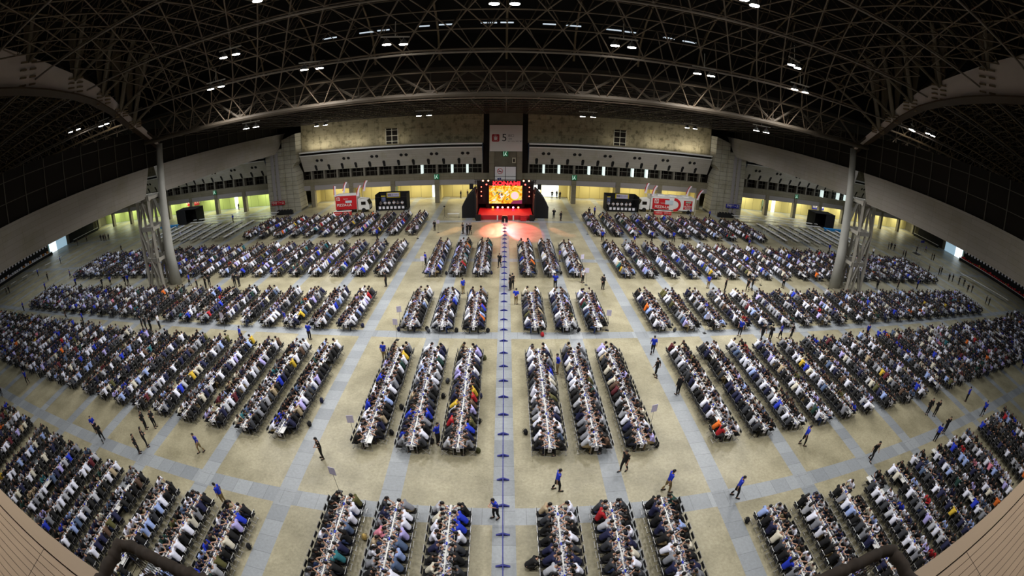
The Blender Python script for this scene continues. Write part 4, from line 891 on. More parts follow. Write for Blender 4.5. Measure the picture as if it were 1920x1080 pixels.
o = MB().bb(1.25, 1.9, YF-.75, YF-.62, 7.9, 8.95).build('wall_clock_panel', mat('panel_cream', srgb(190, 186, 160), .6)); tag(o, 'small pale framed panel on the tower, right below the board', 'panel')
MB().bb(1.42, 1.73, YF-.78, YF-.74, 8.1, 8.75).build('panel_face', m_dark, o)
bd = MB().bb(-2.05, 2.0, YF-.95, YF-.8, 4.0, 7.25).build('notice_board', mat('frame_dark', srgb(30, 28, 26), .7)); tag(bd, 'four-panel notice board with a no-smoking mark behind the stage top', 'sign')
for x0, x1, z0, z1 in ((-2.0, -.06, 5.35, 7.2), (.04, 1.95, 5.35, 7.2), (-2.0, -.06, 4.05, 5.25), (.04, 1.95, 4.05, 5.25)): MB().bb(x0, x1, YF-.99, YF-.94, z0, z1).build('notice_panel', mat('notice_white', srgb(226, 226, 228), .6), bd)
g = MB(); cc_ = [(-1.03+.5*math.cos(a), YF-1.01, 6.35+.5*math.sin(a)) for a in np.linspace(0, 2*PI, 25)]; g.tube(cc_, .05, 6); g.tube([(-1.38, YF-1.01, 6.7), (-.68, YF-1.01, 6.0)], .05, 5); g.build('prohibition_ring', m_signred, bd)
g = MB(); g.bb(-1.35, -.75, YF-1.01, YF-.98, 6.25, 6.37); g.build('cigarette_mark', m_ink, bd)
g = MB(); g.prism([(-1.5, 4.7), (-1.2, 4.7), (-1.15, 5.0), (-1.55, 5.0)], YF-1.01, YF-.99, 'y'); g.prism([(-1.1, 4.7), (-.85, 4.7), (-.8, 5.05), (-1.12, 5.05)], YF-1.01, YF-.99, 'y'); g.build('pictogram', mat('pictogram_blue', srgb(40, 50, 120), .7), bd)
# pier and arcade banners
def banner(name, x0, x1, y, z0, z1, m, body, lab, size=.5):
    o = MB().bb(x0, x1, y-.03, y+.03, z0, z1).build(name, m); tag(o, lab, 'banner'); text('lettering', body, size, ((x0+x1)/2, y-.05, (z0+z1)/2), ft_, m_let, o, off=.01); return o
m_bb = mat('banner_blue', srgb(20, 30, 150), .6); m_br = mat('banner_red', srgb(176, 14, 34), .6)
banner('wall_banner', -48.6, -45.3, YF-3.3, 1.6, 2.45, m_br, '\u53d7\u4ed8\u30d6\u30fc\u30b9', 'red banner with white writing on the left concrete pier', .6); banner('wall_banner', 45.3, 48.6, YF-3.3, 1.6, 2.45, m_bb, '\u53d7\u4ed8\u30d6\u30fc\u30b9', 'blue banner with white writing on the right concrete pier', .6)
banner('wall_banner', -80.6, -76.2, 90.3, 1.9, 3.3, m_br, '\u2460\u301c\u30a2\u30ca\u30a6\u30f3\u30b9', 'red banner in the left arcade above the black booth', .75); banner('wall_banner', 76.2, 80.6, 90.3, 1.9, 3.3, m_bb, '\u7dcf\u5408\u6848\u5185\u6240', 'blue banner in the right arcade above the black booth', .8)

# ------------------------------------------------------------------ stage
stg = empty('stage', (0, 72, 0), 0, 'red-lit stage with black wings and truss under the centre tower', 'stage')
def SB(): return MB()
def sb(name, mb, m, par=None):
    o = mb.build(name, m, par or stg)
    if par is None: o.location = (0, -72, 0)
    return o
m_deck_red = mat('stage_carpet', srgb(190, 30, 40), .7)
sb('deck', SB().bb(-4.5, 4.5, 72, 78, 0, .78), m_deck_red); sb('backdrop', SB().bb(-5, 5, 78, 78.2, 0, 5.6), m_black)
sb('black_skirt', SB().bb(-3.4, 3.4, 77.2, 77.4, .78, 1.75), mat('skirt_black', srgb(40, 14, 14), .9))
for s in (-1, 1):
    g = SB(); P_ = [(s*7.25, 0), (s*7.25, 1.95), (s*6.5, 3.3), (s*5.3, 4.7), (s*5.0, 4.7), (s*5.0, 0)]; g.prism(P_ if s < 0 else P_, 73.2, 77.2, 'y'); sb('side_wing', g, m_black)
    sb('wing_return', SB().bb(min(s*5.0, s*4.75), max(s*5.0, s*4.75), 72.2, 78, 0, 4.2), m_black)
    t = SB()
    for dx in (-.18, .18):
        for dyy in (-.18, .18): t.tube([(s*4.95+dx, 75.8+dyy, 0), (s*4.95+dx, 75.8+dyy, 6.1)], .03, 5)
    for k in range(12): t.tube([(s*4.95-.18, 75.62, k*.5), (s*4.95+.18, 75.62, k*.5+.5)], .02, 4)
    sb('truss_tower', t, m_blackm)
    sb('screen_side_panel', SB().bb(min(s*3.0, s*4.7), max(s*3.0, s*4.7), 77.0, 77.1, 1.6, 5.1), m_black)
    sb('speaker_stack', SB().bb(min(s*4.0, s*4.8), max(s*4.0, s*4.8), 71.2, 71.9, 0, .95), m_blackm)
    sb('hanging_speaker', SB().bb(min(s*5.6, s*6.2), max(s*5.6, s*6.2), 76.6, 77.2, 4.3, 5.2), m_blackm)
t = SB()
for dz in (5.75, 6.1):
    for dyy in (-.18, .18): t.tube([(-5.3, 75.8+dyy, dz), (5.3, 75.8+dyy, dz)], .03, 5)
for k in range(22): t.tube([(-5.3+k*.48, 75.62, 5.75), (-5.3+k*.48+.48, 75.62, 6.1)], .02, 4)
sb('top_truss', t, m_blackm)
# screen with a generic warm abstract picture
ms_ = bpy.data.materials.new('screen_picture'); ms_.use_nodes = True; nt = ms_.node_tree; N = nt.nodes.new; L = nt.links.new; bsd = nt.nodes['Principled BSDF']
tc = N('ShaderNodeTexCoord'); vo = N('ShaderNodeTexVoronoi'); vo.inputs['Scale'].default_value = 1.4; vo.inputs['Randomness'].default_value = 1; nz = N('ShaderNodeTexNoise'); nz.inputs['Scale'].default_value = .9; nz.inputs['Detail'].default_value = 6; nz.inputs['Distortion'].default_value = 2.5
L(tc.outputs['Object'], vo.inputs['Vector']); L(tc.outputs['Object'], nz.inputs['Vector']); rp = N('ShaderNodeValToRGB'); L(nz.outputs['Fac'], rp.inputs[0])
cr_ = rp.color_ramp; cr_.elements[0].position = .3; cr_.elements[0].color = srgb(190, 60, 30); cr_.elements[1].position = .75; cr_.elements[1].color = srgb(255, 250, 230)
for p_, c_ in ((.42, (240, 140, 20)), (.52, (255, 214, 40)), (.6, (255, 240, 170)), (.66, (150, 150, 140))): e = cr_.elements.new(p_); e.color = srgb(*c_)
L(rp.outputs[0], bsd.inputs['Emission Color']); bsd.inputs['Emission Strength'].default_value = 1.0; bsd.inputs['Base Color'].default_value = (0, 0, 0, 1)
scn = empty('led_screen', (0, 76.5, 0), 0, 'bright yellow and orange video screen above the stage', 'screen')
def sc_(name, mb, m): o = mb.build(name, m, scn); o.location = (0, -76.5, 0); return o
sc_('frame', SB().bb(-2.95, 3.05, 76.45, 76.7, 1.7, 5.08), m_blackm); sc_('picture', SB().bb(-2.8, 2.9, 76.4, 76.46, 1.82, 4.98), ms_)
g = SB(); g.tube([(1.65, 76.38, 3.25), (1.65, 76.39, 3.25)], .85, 20); sc_('round_emblem', g, mat('emblem_yellow', (0, 0, 0), .5, emit=srgb(230, 220, 60), estr=1.1)); g = SB(); g.tube([(1.65, 76.36, 3.25), (1.65, 76.37, 3.25)], .68, 20); sc_('emblem_disc', g, mat('emblem_pink', (0, 0, 0), .5, emit=srgb(245, 200, 205), estr=1.2))
g = SB(); g.prism([(.9, 1.82), (2.9, 1.82), (2.9, 2.5), (1.4, 2.35)], 76.36, 76.39, 'y'); sc_('lower_swash', g, mat('swash_purple', (0, 0, 0), .5, emit=srgb(150, 50, 90), estr=.9))
g = SB()
for q in range(9):
    a = random.uniform(-2.5, .3); c0 = 2.0+random.random()*1.6; L0 = random.uniform(.3, .8); th = random.uniform(.3, 1.3)
    g.prism([(a, c0), (a+.16, c0-.05), (a+L0*math.cos(th)+.1, c0+L0*math.sin(th)), (a+L0*math.cos(th)-.12, c0+L0*math.sin(th)+.05)], 76.36-.004*q, 76.39, 'y')
sc_('pale_shard', g, mat('shard_white', (0, 0, 0), .5, emit=srgb(245, 245, 240), estr=1.0))
g = SB()
for q in range(5):
    a = random.uniform(-1.6, .4); c0 = 2.3+random.random()*1.3; g.prism([(a, c0), (a+.22, c0+.1), (a+.3, c0+.42), (a+.06, c0+.3)], 76.31-.003*q, 76.33, 'y')
sc_('dark_shard', g, mat('shard_dark', (0, 0, 0), .5, emit=srgb(60, 66, 74), estr=1.0))
m_kon = mat('sign_letters_red', srgb(230, 30, 40), .5, emit=srgb(255, 40, 50), estr=1.6)
kn = empty('stage_lettering', (.2, 75.35, 5.55), 0, 'big red KONAMI lettering above the screen'.replace('KONAMI ', ''), 'sign'); kt = text('letters', 'KONAMI', .98, (0, 0, 0), ft_, m_kon, kn, ext=.05, sx=1.22, off=.035)
# lamps of the stage
def can(name, x, y, z, col, r=.13, estr=14, lab='', grp=None):
    o = empty(name, (x, y, z), 0, lab, 'lamp', grp); MB().tube([(0, .0, 0), (0, .3, .05)], r, 10).build('lamp_can', m_blackm, o)
    MB().ell((0, -.02, 0), (r*.9, .05, r*.9), 10, 6).build('lamp_lens', mat('lens_%d_%d_%d' % col, srgb(*col), .4, emit=srgb(*col), estr=estr), o, True)
    MB().tube([(0, .15, 0), (0, .15, -.25)], .02, 4).build('lamp_stand', m_blackm, o)
for k, (x, c_) in enumerate([(-2.15, (255, 190, 40)), (-1.3, (255, 120, 170)), (-.45, (255, 150, 110)), (.5, (255, 110, 90)), (1.4, (255, 110, 200)), (2.3, (255, 140, 70))]): can('stage_floor_lamp', x, 76.7, 1.05, c_, .17, 22, 'round stage lamp at the back of the deck, %s from the left' % ORD[k], 'stage back lamps')
for s in (-1, 1):
    for k, z in enumerate((4.7, 3.9, 3.1)): can('truss_lamp', s*4.15, 76.6, z, (255, 90, 70), .11, 10, 'red lamp beside the screen, %s side, %s from top' % (sidew(s), ORD[k]), 'lamps beside the screen')
    for k, (x, z) in enumerate(((3.3, 5.35), (3.0, 6.0), (3.9, 6.0))): can('truss_lamp', s*x+.1, 75.5, z, (255, 70, 60) if k == 0 else (255, 170, 120), .15, 8, 'lamp on the top truss, %s side, %s' % (sidew(s), ('just under it', 'inner one', 'outer one')[k]), 'lamps on the top truss')
g = empty('stage_steps', (3.0, 71.3, 0), 0, 'small red steps at the right of the stage front', 'steps')
for k in range(3): MB().box((0, k*.25, .13+k*.13), (.95, .25, .26+k*.26)).build('step', m_deck_red, g)
o = SB(); o.bb(-.55, .45, 70.6, 71.1, 0, .8); o = o.build('monitor_desk', m_black); tag(o, 'small black desk on the floor before the stage', 'desk'); MB().bb(-.45, .35, 70.7, 71, .8, 1.0).build('mixer', m_blackm, o)
for x in (-1.25, 1.35): o = MB().bb(x-.1, x+.1, 71.5, 71.6, 0, .85).build('white_column', m_white); tag(o, 'slim white light column at the stage front, %s one' % ('left' if x < 0 else 'right'), 'lamp')
light('stage_wash', 'AREA', (0, 75, 5.6), 420, (1, .10, .10), 6, (0, 0, 0), sizey=1)
light('screen_glow', 'AREA', (0, 76.2, 3.4), 120, (1, .7, .3), 5.6, (PI/2, 0, PI), sizey=3)
def aim(p, q): return (Vector(q)-Vector(p)).to_track_quat('-Z', 'Y').to_euler()
for (tx, ty, col, pw, sz) in ((-8.2, 65.3, (1, .5, .15), 7000, .21), (-1.6, 66.8, (1, .16, .10), 11000, .42), (2.6, 66.6, (1, .07, .09), 16000, .5), (8.4, 65.3, (1, .32, .15), 8000, .21), (-3.0, 65, (1, .3, .2), 4500, .26), (.5, 68.8, (1, .15, .1), 8000, .5)):
    p = (tx*.35, 75.2, 5.7); light('stage_spot', 'SPOT', p, pw*1.15, col, .05, aim(p, (tx, ty, 0)), spot=sz, blend=.25)

# ------------------------------------------------------------------ trucks, booths and what stands before the far wall
def feather(par_x, y, z0, tilt, lab, grp):
    r = empty('feather_flag', (par_x, y, 0), 0, lab, 'flag', grp)
    pts = []; pb = []
    for k in range(9):
        t = k/8; pts.append((tilt*t*t*1.5+.0, 0, z0+2.6*t-.25*t*t)); 
    MB().tube([(0, 0, 0)]+pts, [.03]*10, 5).build('pole', m_white, r)
    g = MB(); pl_ = [(p[0], p[2]) for p in pts[1:]]+[(p[0]+.42+.05*math.sin(i), p[2]-.06) for i, p in list(enumerate(pts[1:]))[::-1]]
    g.prism(pl_, -.015, .015, 'y'); g.build('flag_cloth', mat('flag_white', srgb(226, 218, 228), .8), r)
    g = MB(); g.prism([(p[0]-.05, p[2]) for p in pts[2:]]+[(p[0]+.09, p[2]) for p in pts[2:][::-1]], -.03, .03, 'y'); g.build('flag_edge', m_signred, r)
def truck(x0, x1, y0, y1, h, cabx, red_full, lab):
    r = empty('food_truck', ((x0+x1)/2, (y0+y1)/2, 0), 0, lab, 'truck'); ox, oy = -(x0+x1)/2, -(y0+y1)/2
    def pb(n_, mb, m, sm=False): o = mb.build(n_, m, r, sm); o.location = (ox, oy, 0); return o
    box = pb('box_body', MB().bb(x0, x1, y0, y1, .65, h), m_white)
    for z in (h,): pb('roof_lip', MB().bb(x0-.05, x1+.05, y0-.05, y1+.05, h, h+.06), m_white)
    yy = y0-.02
    if red_full: pb('red_side_panel', MB().bb(x0+.02, x1-.02, yy-.02, yy+.02, .7, h-.05), m_signred)
    else:
        pb('red_side_panel', MB().bb(x0+.4, x0+3.9, yy-.02, yy+.02, .75, h-.35), m_signred)
        g = MB(); ra = [(x0+4.9+1.25*math.cos(a), yy-.03, 1.75+1.1*math.sin(a)) for a in np.linspace(-PI/2, PI/2, 14)]; g.tube(ra, [(.26, .02)]*14, 6, (0, 1, 0)); pb('red_letter_ring', g, m_signred)
        pb('red_rear_panel', MB().bb(x1-2.4, x1-.5, yy-.02, yy+.02, .95, h-.5), m_signred)
    s_ = -1 if cabx < x0 else 1; cx0, cx1 = (cabx, x0-.15) if s_ < 0 else (x1+.15, cabx)
    g = MB(); fr = [(cx0 if s_ < 0 else cx1, .5), (cx0 if s_ < 0 else cx1, 1.35), ((cx0+.45) if s_ < 0 else (cx1-.45), 2.35), (cx1 if s_ < 0 else cx0, 2.55), (cx1 if s_ < 0 else cx0, .5)]
    g.prism(fr, y0+.1, y1-.1, 'y'); pb('cab', g, m_white)
    wx = (cx0+cx1)/2; pb('side_window', MB().bb(wx-.45, wx+.45, y0+.05, y0+.12, 1.45, 2.05), m_dark)
    f0 = cx0 if s_ < 0 else cx1; g = MB(); g.prism([(f0-s_*0+s_*.02, 1.4), (f0-s_*.40, 2.25), (f0-s_*.44, 2.2), (f0-s_*.03, 1.36)], y0+.25, y1-.25, 'y'); pb('windscreen', g, m_dark)
    for wxx in (wx, x0+1.3 if s_ < 0 else x0+1.0, x1-1.2):
        for yw in (y0+.12, y1-.12): pb('wheel', MB().tube([(wxx, yw-.12, .42), (wxx, yw+.12, .42)], .42, 16), m_blackm)
    pb('chassis', MB().bb(min(cx0, x0), max(cx1, x1), y0+.3, y1-.3, .4, .66), m_blackm)
    return r, box, yy
r, bx_, yy = truck(-32.1, -27.7, 78.9, 81.2, 3.35, -25.3, True, 'red and white pizza truck parked left before the far wall')
def on(r, o): o.location = Vector(o.location)-Vector(r.location); o.parent = r; return o
def tx(r, n_, b_, size, x, z, y, m, **k): return on(r, text(n_, b_, size, (x, y, z), ft_, m, None, **k))
tx(r, 'lettering', 'PIZZA-LA', .72, -30.3, 1.55, yy-.05, m_let, off=.012); tx(r, 'small_lettering', 'Express', .3, -29.9, 2.75, yy-.05, m_let)
def pmark(r, x, z, y, rad):
    g = MB(); g.bb(x-rad, x+rad, y-.03, y-.01, z-rad, z+rad); o = on(r, g.build('logo_tile', m_let)); g = MB(); g.tube([(x+rad*.55*math.cos(a), y-.05, z+.05+rad*.55*math.sin(a)) for a in np.linspace(0, 2*PI, 13)], rad*.2, 5); on(r, g.build('logo_ring', m_signred)); on(r, MB().bb(x-rad*.7, x-rad*.4, y-.06, y-.03, z-rad*.8, z+rad*.2).build('logo_stem', m_signred))
pmark(r, -31.5, 2.75, yy, .33); on(r, MB().bb(-30.0, -28.7, yy-.05, yy-.01, 1.95, 2.4).build('serving_hatch', mat('hatch_pale', srgb(190, 205, 215), .5)))
r2, bx_, yy2 = truck(27.6, 37.0, 80.6, 83.0, 3.2, 25.4, False, 'long white pizza truck with red letters, right before the far wall')
tx(r2, 'lettering', 'PIZZA-LA', .72, 30.0, 1.2, yy2-.05, m_let, off=.012); pmark(r2, 28.8, 2.3, yy2, .42); tx(r2, 'small_lettering', 'Express', .28, 30.1, 2.0, yy2-.05, m_let)
tx(r2, 'rear_lettering', 'No.1\nDELIVERY\nPIZZA', .42, 35.5, 1.55, yy2-.05, m_let, off=.006); on(r2, MB().bb(30.6, 32.3, yy2-.06, yy2-.02, 1.75, 2.6).build('serving_hatch', MATS['hatch_pale'])); on(r2, MB().bb(35.0, 36.2, yy2-.06, yy2-.02, 2.25, 2.6).build('flag_picture', mat('picture_green', srgb(150, 170, 150), .6)))
for k in range(3): on(r2, MB().bb(29.2+k*2.6, 30.6+k*2.6, 81.2, 82.4, 3.26, 3.45).build('roof_unit', m_white))
for i, (x, y, z, t) in enumerate([(-32.2, 78.7, 3.0, .05), (-31.2, 80.9, 3.3, .45), (-27.6, 78.7, 2.9, .45), (-27.0, 80.9, 3.4, .45)]): feather(x, y, z, t, 'white feather flag with a red edge on the left truck, %s' % ORD[i], 'feather flags on the left truck')
for i, (x, y, z, t) in enumerate([(26.9, 82.8, 3.0, .35), (27.6, 80.4, 3.0, .5), (35.9, 83.0, 3.0, .55), (37.2, 80.4, 2.8, .7)]): feather(x, y, z, t, 'white feather flag with a red edge on the right truck, %s' % ORD[i], 'feather flags on the right truck')
for s, x0 in ((-1, -31.9), (1, 28.0)):
    y = 77.3 if s < 0 else 79.2
    for k in range(2): 
        o = empty('counter', (x0+.85+k*1.8, y, 0), 0, 'red cloth counter before the %s truck, %s one' % (sidew(s), ('left', 'right')[k]), 'counter', 'red counters before the trucks'); MB().bb(-.85, .85, -.3, .3, 0, .72).build('cloth', mat('cloth_red', srgb(196, 50, 52), .8), o); MB().bb(-.88, .88, -.33, .33, .72, .76).build('worktop', m_white, o)
        text('counter_lettering', 'PIZZA-LA', .3, (0, -.32, .4), ft_, m_let, o)
def tent(x0, x1, y0, y1, h, lab, flip):
    r = empty('black_tent', ((x0+x1)/2, (y0+y1)/2, 0), 0, lab, 'tent'); 
    def p(n_, mb, m): o = mb.build(n_, m); on(r, o); return o
    p('back_cloth', MB().bb(x0, x1, y1-.05, y1, 0, h), m_black); p('side_cloth', MB().bb(x0, x0+.05, y0, y1, 0, h), m_black); p('side_cloth', MB().bb(x1-.05, x1, y0, y1, 0, h), m_black)
    for px in (x0, x1):
        p('tent_pole', MB().tube([(px, y0, 0), (px, y0, h-.5)], .035, 6), m_blackm)
    g = MB(); g.add([(x0, y0, h-.25), (x1, y0, h-.25), (x1, y1, h+.1), (x0, y1, h+.1), (x0, y0, h-.3), (x1, y0, h-.3), (x1, y1, h+.02), (x0, y1, h+.02)], [(0, 1, 2, 3), (7, 6, 5, 4), (0, 4, 5, 1), (2, 6, 7, 3), (1, 5, 6, 2), (3, 7, 4, 0)]); 
    rf = MB(); rf.bb(x0, x1, y1-.12, y1, h, h+.06); p('roof_cloth', rf, m_black)
    p('front_beam', MB().bb(x0, x1, y0-.03, y0+.03, h-.55, h-.45), m_blackm)
    bx0 = (x0+x1)/2-1.5*(1 if not flip else .6); b_ = p('banner_frame', MB().bb(bx0, bx0+2.7, y1-.2, y1-.1, 1.95, 2.95), mat('banner_yellow', srgb(206, 186, 40), .6)); p('banner_sheet', MB().bb(bx0+.2, bx0+2.5, y1-.25, y1-.19, 2.05, 2.88), mat('banner_pale', srgb(190, 184, 210), .6))
    o = text('banner_lettering', '\u7269\u8ca9\u30b3\u30fc\u30ca\u30fc', .38, (bx0+1.35, y1-.28, 2.5), ft_, mat('ink_purple', srgb(60, 50, 90), .7)); on(r, o)
    p('poster', MB().bb(x0+.4, x0+1.3, y1-.2, y1-.15, 1.2, 2.2), mat('poster_blue', srgb(110, 120, 160), .6)); p('poster_head', MB().bb(x0+.4, x0+1.3, y1-.22, y1-.16, 2.2, 2.4), MATS['banner_yellow'])
    p('shop_counter', MB().bb(x0+.3, x1-.3, y0+.1, y0+.7, 0, .85), m_black)
    for k in range(7): o = MB().bb(x0+.6+k*.75, x0+1.05+k*.75, y0+.02, y0+.06, .35, .82).build('counter_paper', m_paper); on(r, o)
    cl = {'white': (222, 222, 230), 'grey': (120, 120, 126)}
    for k in range(6): 
        c = random.choice(list(cl)); place_figure('standing_person', STANDM['front'][0], (x0+.7+k*.85, y0+1.1+random.uniform(0, .4), 0), PI+random.uniform(-.4, .4), srgb(*cl[c]), (.01, .01, .01, 1), 'person in %s top behind the counter of the %s black tent, %s' % (c, 'left' if x0 < 0 else 'right', ORD[k]), 'person', 'staff inside the black tents')
tent(-24.2, -18.1, 79.6, 82.4, 3.1, 'black sales tent beside the red truck, left of the stage', False); tent(18.7, 25.0, 79.8, 82.6, 3.0, 'black sales tent beside the white truck, right of the stage', True)
for s in (-1, 1):
    r = empty('black_booth', (s*70.6, 79.5, 0), 0, 'plain black cloth booth before the %s arcade' % sidew(s), 'booth')
    on(r, MB().bb(s*70.6-3.3, s*70.6+3.3, 80.9, 81, 0, 3.4).build('back_cloth', m_black)); on(r, MB().bb(s*70.6-3.3, s*70.6+3.3, 78.0, 81, 3.3, 3.36).build('roof_cloth', m_black))
    for q in (-1, 1): on(r, MB().bb(s*70.6+q*3.3-.03, s*70.6+q*3.3+.03, 78.0, 81, 0, 3.36).build('side_cloth', m_black))
    on(r, MB().bb(s*70.6-(3.3 if s < 0 else -.2), s*70.6+(3.3 if s > 0 else -.2), 78.0, 78.05, 0, 3.36).build('front_cloth', m_black))
    o = empty('cloth_table', (s*(74.6 if s < 0 else 71.6), 75.6, 0), 0, 'table under a bright blue cloth before the %s black booth' % sidew(s), 'table'); m_sky = mat('cloth_sky_blue', srgb(40, 140, 210), .7); MB().bb(-3.1, 3.1, -.35, .35, .70, .76).build('table_top', m_sky, o); MB().bb(-3.1, 3.1, -.37, -.33, .25, .72).build('cloth_drop', m_sky, o)
    for q in (-2.8, 0, 2.8): MB().tube([(q, 0, 0), (q, 0, .7)], .03, 5).build('leg', m_chrome, o)
    # long empty white tables near the far wall
    for k, (xa, xb, y) in enumerate([(55.5, 68, 76.2), (54, 69, 78.8), (55, 66.5, 81.3), (45.5, 53, 79.5), (45, 54, 77.2)]):
        o = empty('long_table', (s*(xa+xb)/2, y, 0), 0, 'long empty white table run near the %s arcade, %s' % (sidew(s), ORD[k]), 'table', 'long empty tables near the far wall'); hw = (xb-xa)/2
        MB().bb(-hw, hw, -.3, .3, .70, .75).build('table_top', m_tabletop, o)
        for q in np.arange(-hw+.4, hw, 1.8): MB().tube([(q, -.25, .7), (q, -.25, .02), (q, .25, .02), (q, .25, .7)], .018, 4).build('leg_frame', m_chrome, o)
    o = MB().bb(s*44.3-1.9, s*44.3+1.9, 80.0, 80.5, 0, .85).build('equipment_desk', m_black); tag(o, 'black equipment desk at the foot of the %s pier' % sidew(s), 'desk')
    for q in range(5): MB().bb(s*44.3-1.6+q*.7, s*44.3-1.2+q*.7, 80.1, 80.4, .85, 1.05).build('monitor', m_blackm, o)
# end walls: entrances and counters
for s in (-1, 1):
    X = s*120.7
    o = MB().bb(min(X, X-s*.2), max(X, X-s*.2), 64.6, 71.8, 0, 3.4).build('door_%d' % (1 if s < 0 else 2), mat('shutter_pale', srgb(150, 190, 205), .5, emit=(.55, .8, 1), estr=.45)); o['kind'] = 'structure'
    MB().bb(min(X, X-s*.25), max(X, X-s*.25), 64.6, 67.4, 0, 3.3).build('door_opening', mat('opening_white', (1, 1, 1), .5, emit=(.8, .93, 1), estr=1.5), o)
    for (ya, yb, nm, cat_) in ((73, 84, 'display_wall', 'far'), (36, 63.8, 'display_wall', 'near')):
        r = empty(nm, (X, (ya+yb)/2, 0), 0, 'black display wall with counter along the %s end wall, %s the entrance' % (sidew(s), 'beyond' if ya > 70 else 'before'), 'booth')
        on(r, MB().bb(min(X-s*.3, X-s*.4), max(X-s*.3, X-s*.4), ya, yb, 0, 2.9).build('black_panel', m_black)); on(r, MB().bb(min(X-s*2.6, X-s*3.2), max(X-s*2.6, X-s*3.2), ya, yb, .72, .78).build('counter_top', m_tabletop)); on(r, MB().bb(min(X-s*2.7, X-s*3.0), max(X-s*2.7, X-s*3.0), ya, yb, 0, .72).build('counter_skirt', m_black))
        if ya < 70:
            for q in np.arange(ya+.8, yb, 1.25): on(r, MB().bb(min(X-s*.42, X-s*.5), max(X-s*.42, X-s*.5), q-.25, q+.25, 2.15, 2.65).build('number_sheet', m_paper))
            for q in np.arange(ya+.6, yb, .9): on(r, MB().bb(min(X-s*1.0, X-s*1.6), max(X-s*1.0, X-s*1.6), q-.28, q+.28, .5, random.uniform(.85, 1.3)).build('goods_box', (m_signred if s > 0 else m_paper) if random.random() < .75 else mat('box_orange', srgb(190, 120, 50), .7)))
for k, (x, y) in enumerate([(-103.0, 57.5), (-104.0, 54), (-105.2, 50.2), (-106.2, 46.6), (-107.2, 43), (-108.2, 39.6)]):
    o = empty('long_table', (x, y, 0), PI/2-.25, 'short white table on the open floor by the left end wall, %s from far' % ORD[k], 'table', 'white tables by the left end wall'); MB().bb(-.95, .95, -.3, .3, .70, .75).build('table_top', m_tabletop, o)
    for q in (-.8, .8): MB().tube([(q, -.25, .7), (q, -.25, .02), (q, .25, .02), (q, .25, .7)], .018, 4).build('leg_frame', m_chrome, o)
o = empty('long_table', (99.5, 44, 0), PI/2+.26, 'very long white table run on the open floor by the right end wall', 'table'); MB().bb(-7.6, 7.6, -.3, .3, .70, .75).build('table_top', m_tabletop, o)
for q in np.arange(-7.2, 7.5, 1.8): MB().tube([(q, -.25, .7), (q, -.25, .02), (q, .25, .02), (q, .25, .7)], .018, 4).build('leg_frame', m_chrome, o)
# scaffold tower with camera crew
r = empty('scaffold_tower', (83, 57, 0), .2, 'open scaffold tower with a platform and blue sign, right side', 'scaffold')
for dx in (-1, 1):
    for dy_ in (-.8, .8): MB().tube([(dx, dy_, 0), (dx, dy_, 5.2)], .03, 5).build('upright', m_chrome, r)
g = MB()
for z in (.6, 2.2, 3.3, 5.0):
    for dy_ in (-.8, .8): g.tube([(-1, dy_, z), (1, dy_, z)], .025, 4)
    for dx in (-1, 1): g.tube([(dx, -.8, z), (dx, .8, z)], .025, 4)
for dy_ in (-.8, .8): g.tube([(-1, dy_, .1), (1, dy_, 2.1)], .02, 4)
g.build('brace', m_chrome, r); MB().box((0, 0, 2.22), (2.1, 1.7, .06)).build('platform', m_blackm, r); MB().box((0, -.85, 5.1), (2.2, .06, .45)).build('blue_sign', m_bb, r)
place_figure('standing_person', STANDM['tablet'][0], (82.7, 57.1, 2.26), -2, srgb(16, 16, 18), srgb(18, 18, 20), 'person in black bending on the scaffold platform', 'person')
# people in the arcade
for k, (x, y, sd_) in enumerate([(-9.1, 90, 0), (-7.7, 90.3, 0), (9.6, 90.4, 1), (10.6, 90.8, 1), (11.2, 90, 1), (-62, 88.6, 2), (59, 88.6, 3)]):
    place_figure('standing_person', STANDM['stand'][1], (x, y, 0), random.uniform(0, 6), srgb(20, 20, 24), srgb(20, 20, 24), 'person in dark clothes inside the arcade, %s' % ('left one behind the stage', 'right one behind the stage', 'leftmost in the bright entrance', 'middle of three in bright entrance', 'rightmost in the bright entrance', 'far left beyond the pier', 'far right beyond the pier')[k], 'person')
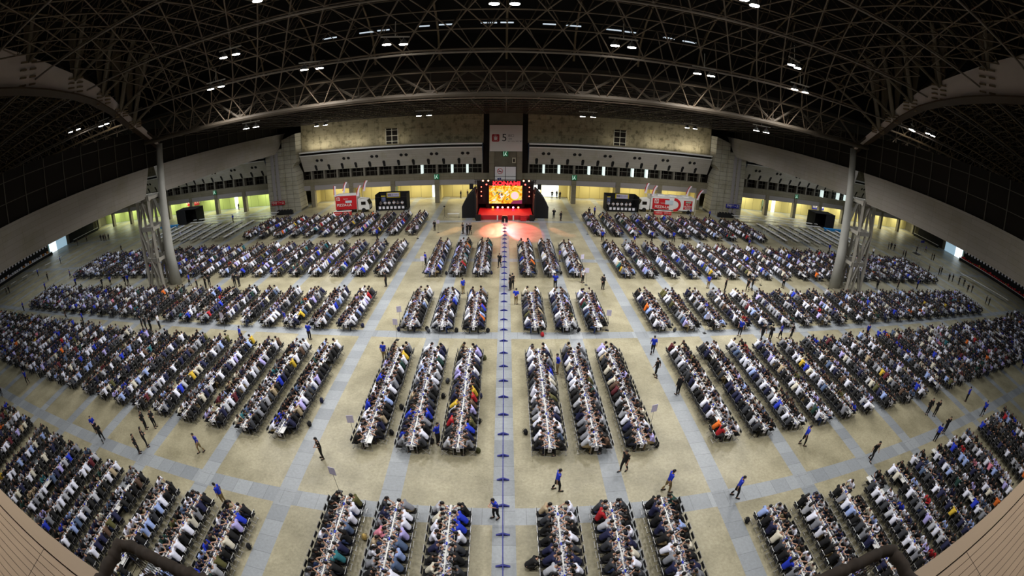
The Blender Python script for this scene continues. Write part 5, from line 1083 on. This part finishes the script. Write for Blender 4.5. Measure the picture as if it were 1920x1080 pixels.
# small group and white bench left of the stage
o = empty('bench_table', (-8.7, 73.4, 0), 0, 'white folding table beside the left stage wing', 'table'); MB().bb(-1, 1, -.3, .3, .7, .75).build('table_top', m_tabletop, o)
for q in (-.9, .9): MB().tube([(q, -.25, .7), (q, -.25, .02), (q, .25, .02), (q, .25, .7)], .018, 4).build('leg_frame', m_chrome, o)
o = empty('microphone_stand', (-10.2, 73.2, 0), 0, 'thin black tripod stand left of the stage', 'stand'); MB().tube([(0, 0, .3), (0, 0, 2.0)], .02, 5).build('pole', m_blackm, o); MB().box((0, 0, 2.05), (.3, .2, .2)).build('head', m_blackm, o)
for a in (0, 2.1, 4.2): MB().tube([(0, 0, .5), (.4*math.cos(a), .4*math.sin(a), 0)], .015, 4).build('leg', m_blackm, o)
# ------------------------------------------------------------------ wrapped railing of the balcony under the camera
r = empty('balcony_railing', (0, 1.5, 12.5), 0, 'dark cloth-wrapped balcony railing with netting below the camera', 'railing')
m_wrap = mat('dark_wrap', srgb(44, 35, 27), .9, noise=.35, nscale=5, bump=.6)
pts = []; rad = []
path = [(-6.87, 1.0), (-6.87, 2.2), (-6.6, 2.3), (6.6, 2.2), (6.9, 2.1), (6.95, 1.0)]
for (xa, ya), (xb, yb) in zip(path[:-1], path[1:]):
    L_ = math.hypot(xb-xa, yb-ya); n_ = max(2, int(L_/.07))
    for q in range(n_): t = q/n_; pts.append((xa+(xb-xa)*t, ya+(yb-ya)*t-1.5, 0+.02*math.sin(len(pts)*.9))); rad.append(.13+.022*math.sin(len(pts)*1.7)*math.sin(len(pts)*.31)+random.uniform(-.014, .014))
MB().tube(pts, rad, 10).build('wrapped_rail', m_wrap, r, True)
g = MB()
for x in np.arange(-6.87, 6.95, .16): g.tube([(x, .7, 0), (x, .7, -1.0)], .008, 3)
for z in np.arange(0, -1.01, -.16): g.tube([(-6.87, .7, z), (6.93, .7, z)], .008, 3); g.tube([(-6.87, -.5, z), (-6.87, .7, z)], .008, 3); g.tube([(6.93, -.5, z), (6.93, .7, z)], .008, 3)
g.build('netting', m_wrap, r); g = MB(); g.tube([(-6.87, 0, -.7), (-6.87, .7, -1.0), (6.93, .7, -1.0), (6.93, 0, -.7)], .04, 6); g.build('bottom_bar', m_wrap, r)
for x in (-6.87, 6.93):
    MB().tube([(x, -.45, 0), (x, -.45, -.82)], .05, 6).build('bracket', m_wrap, r)
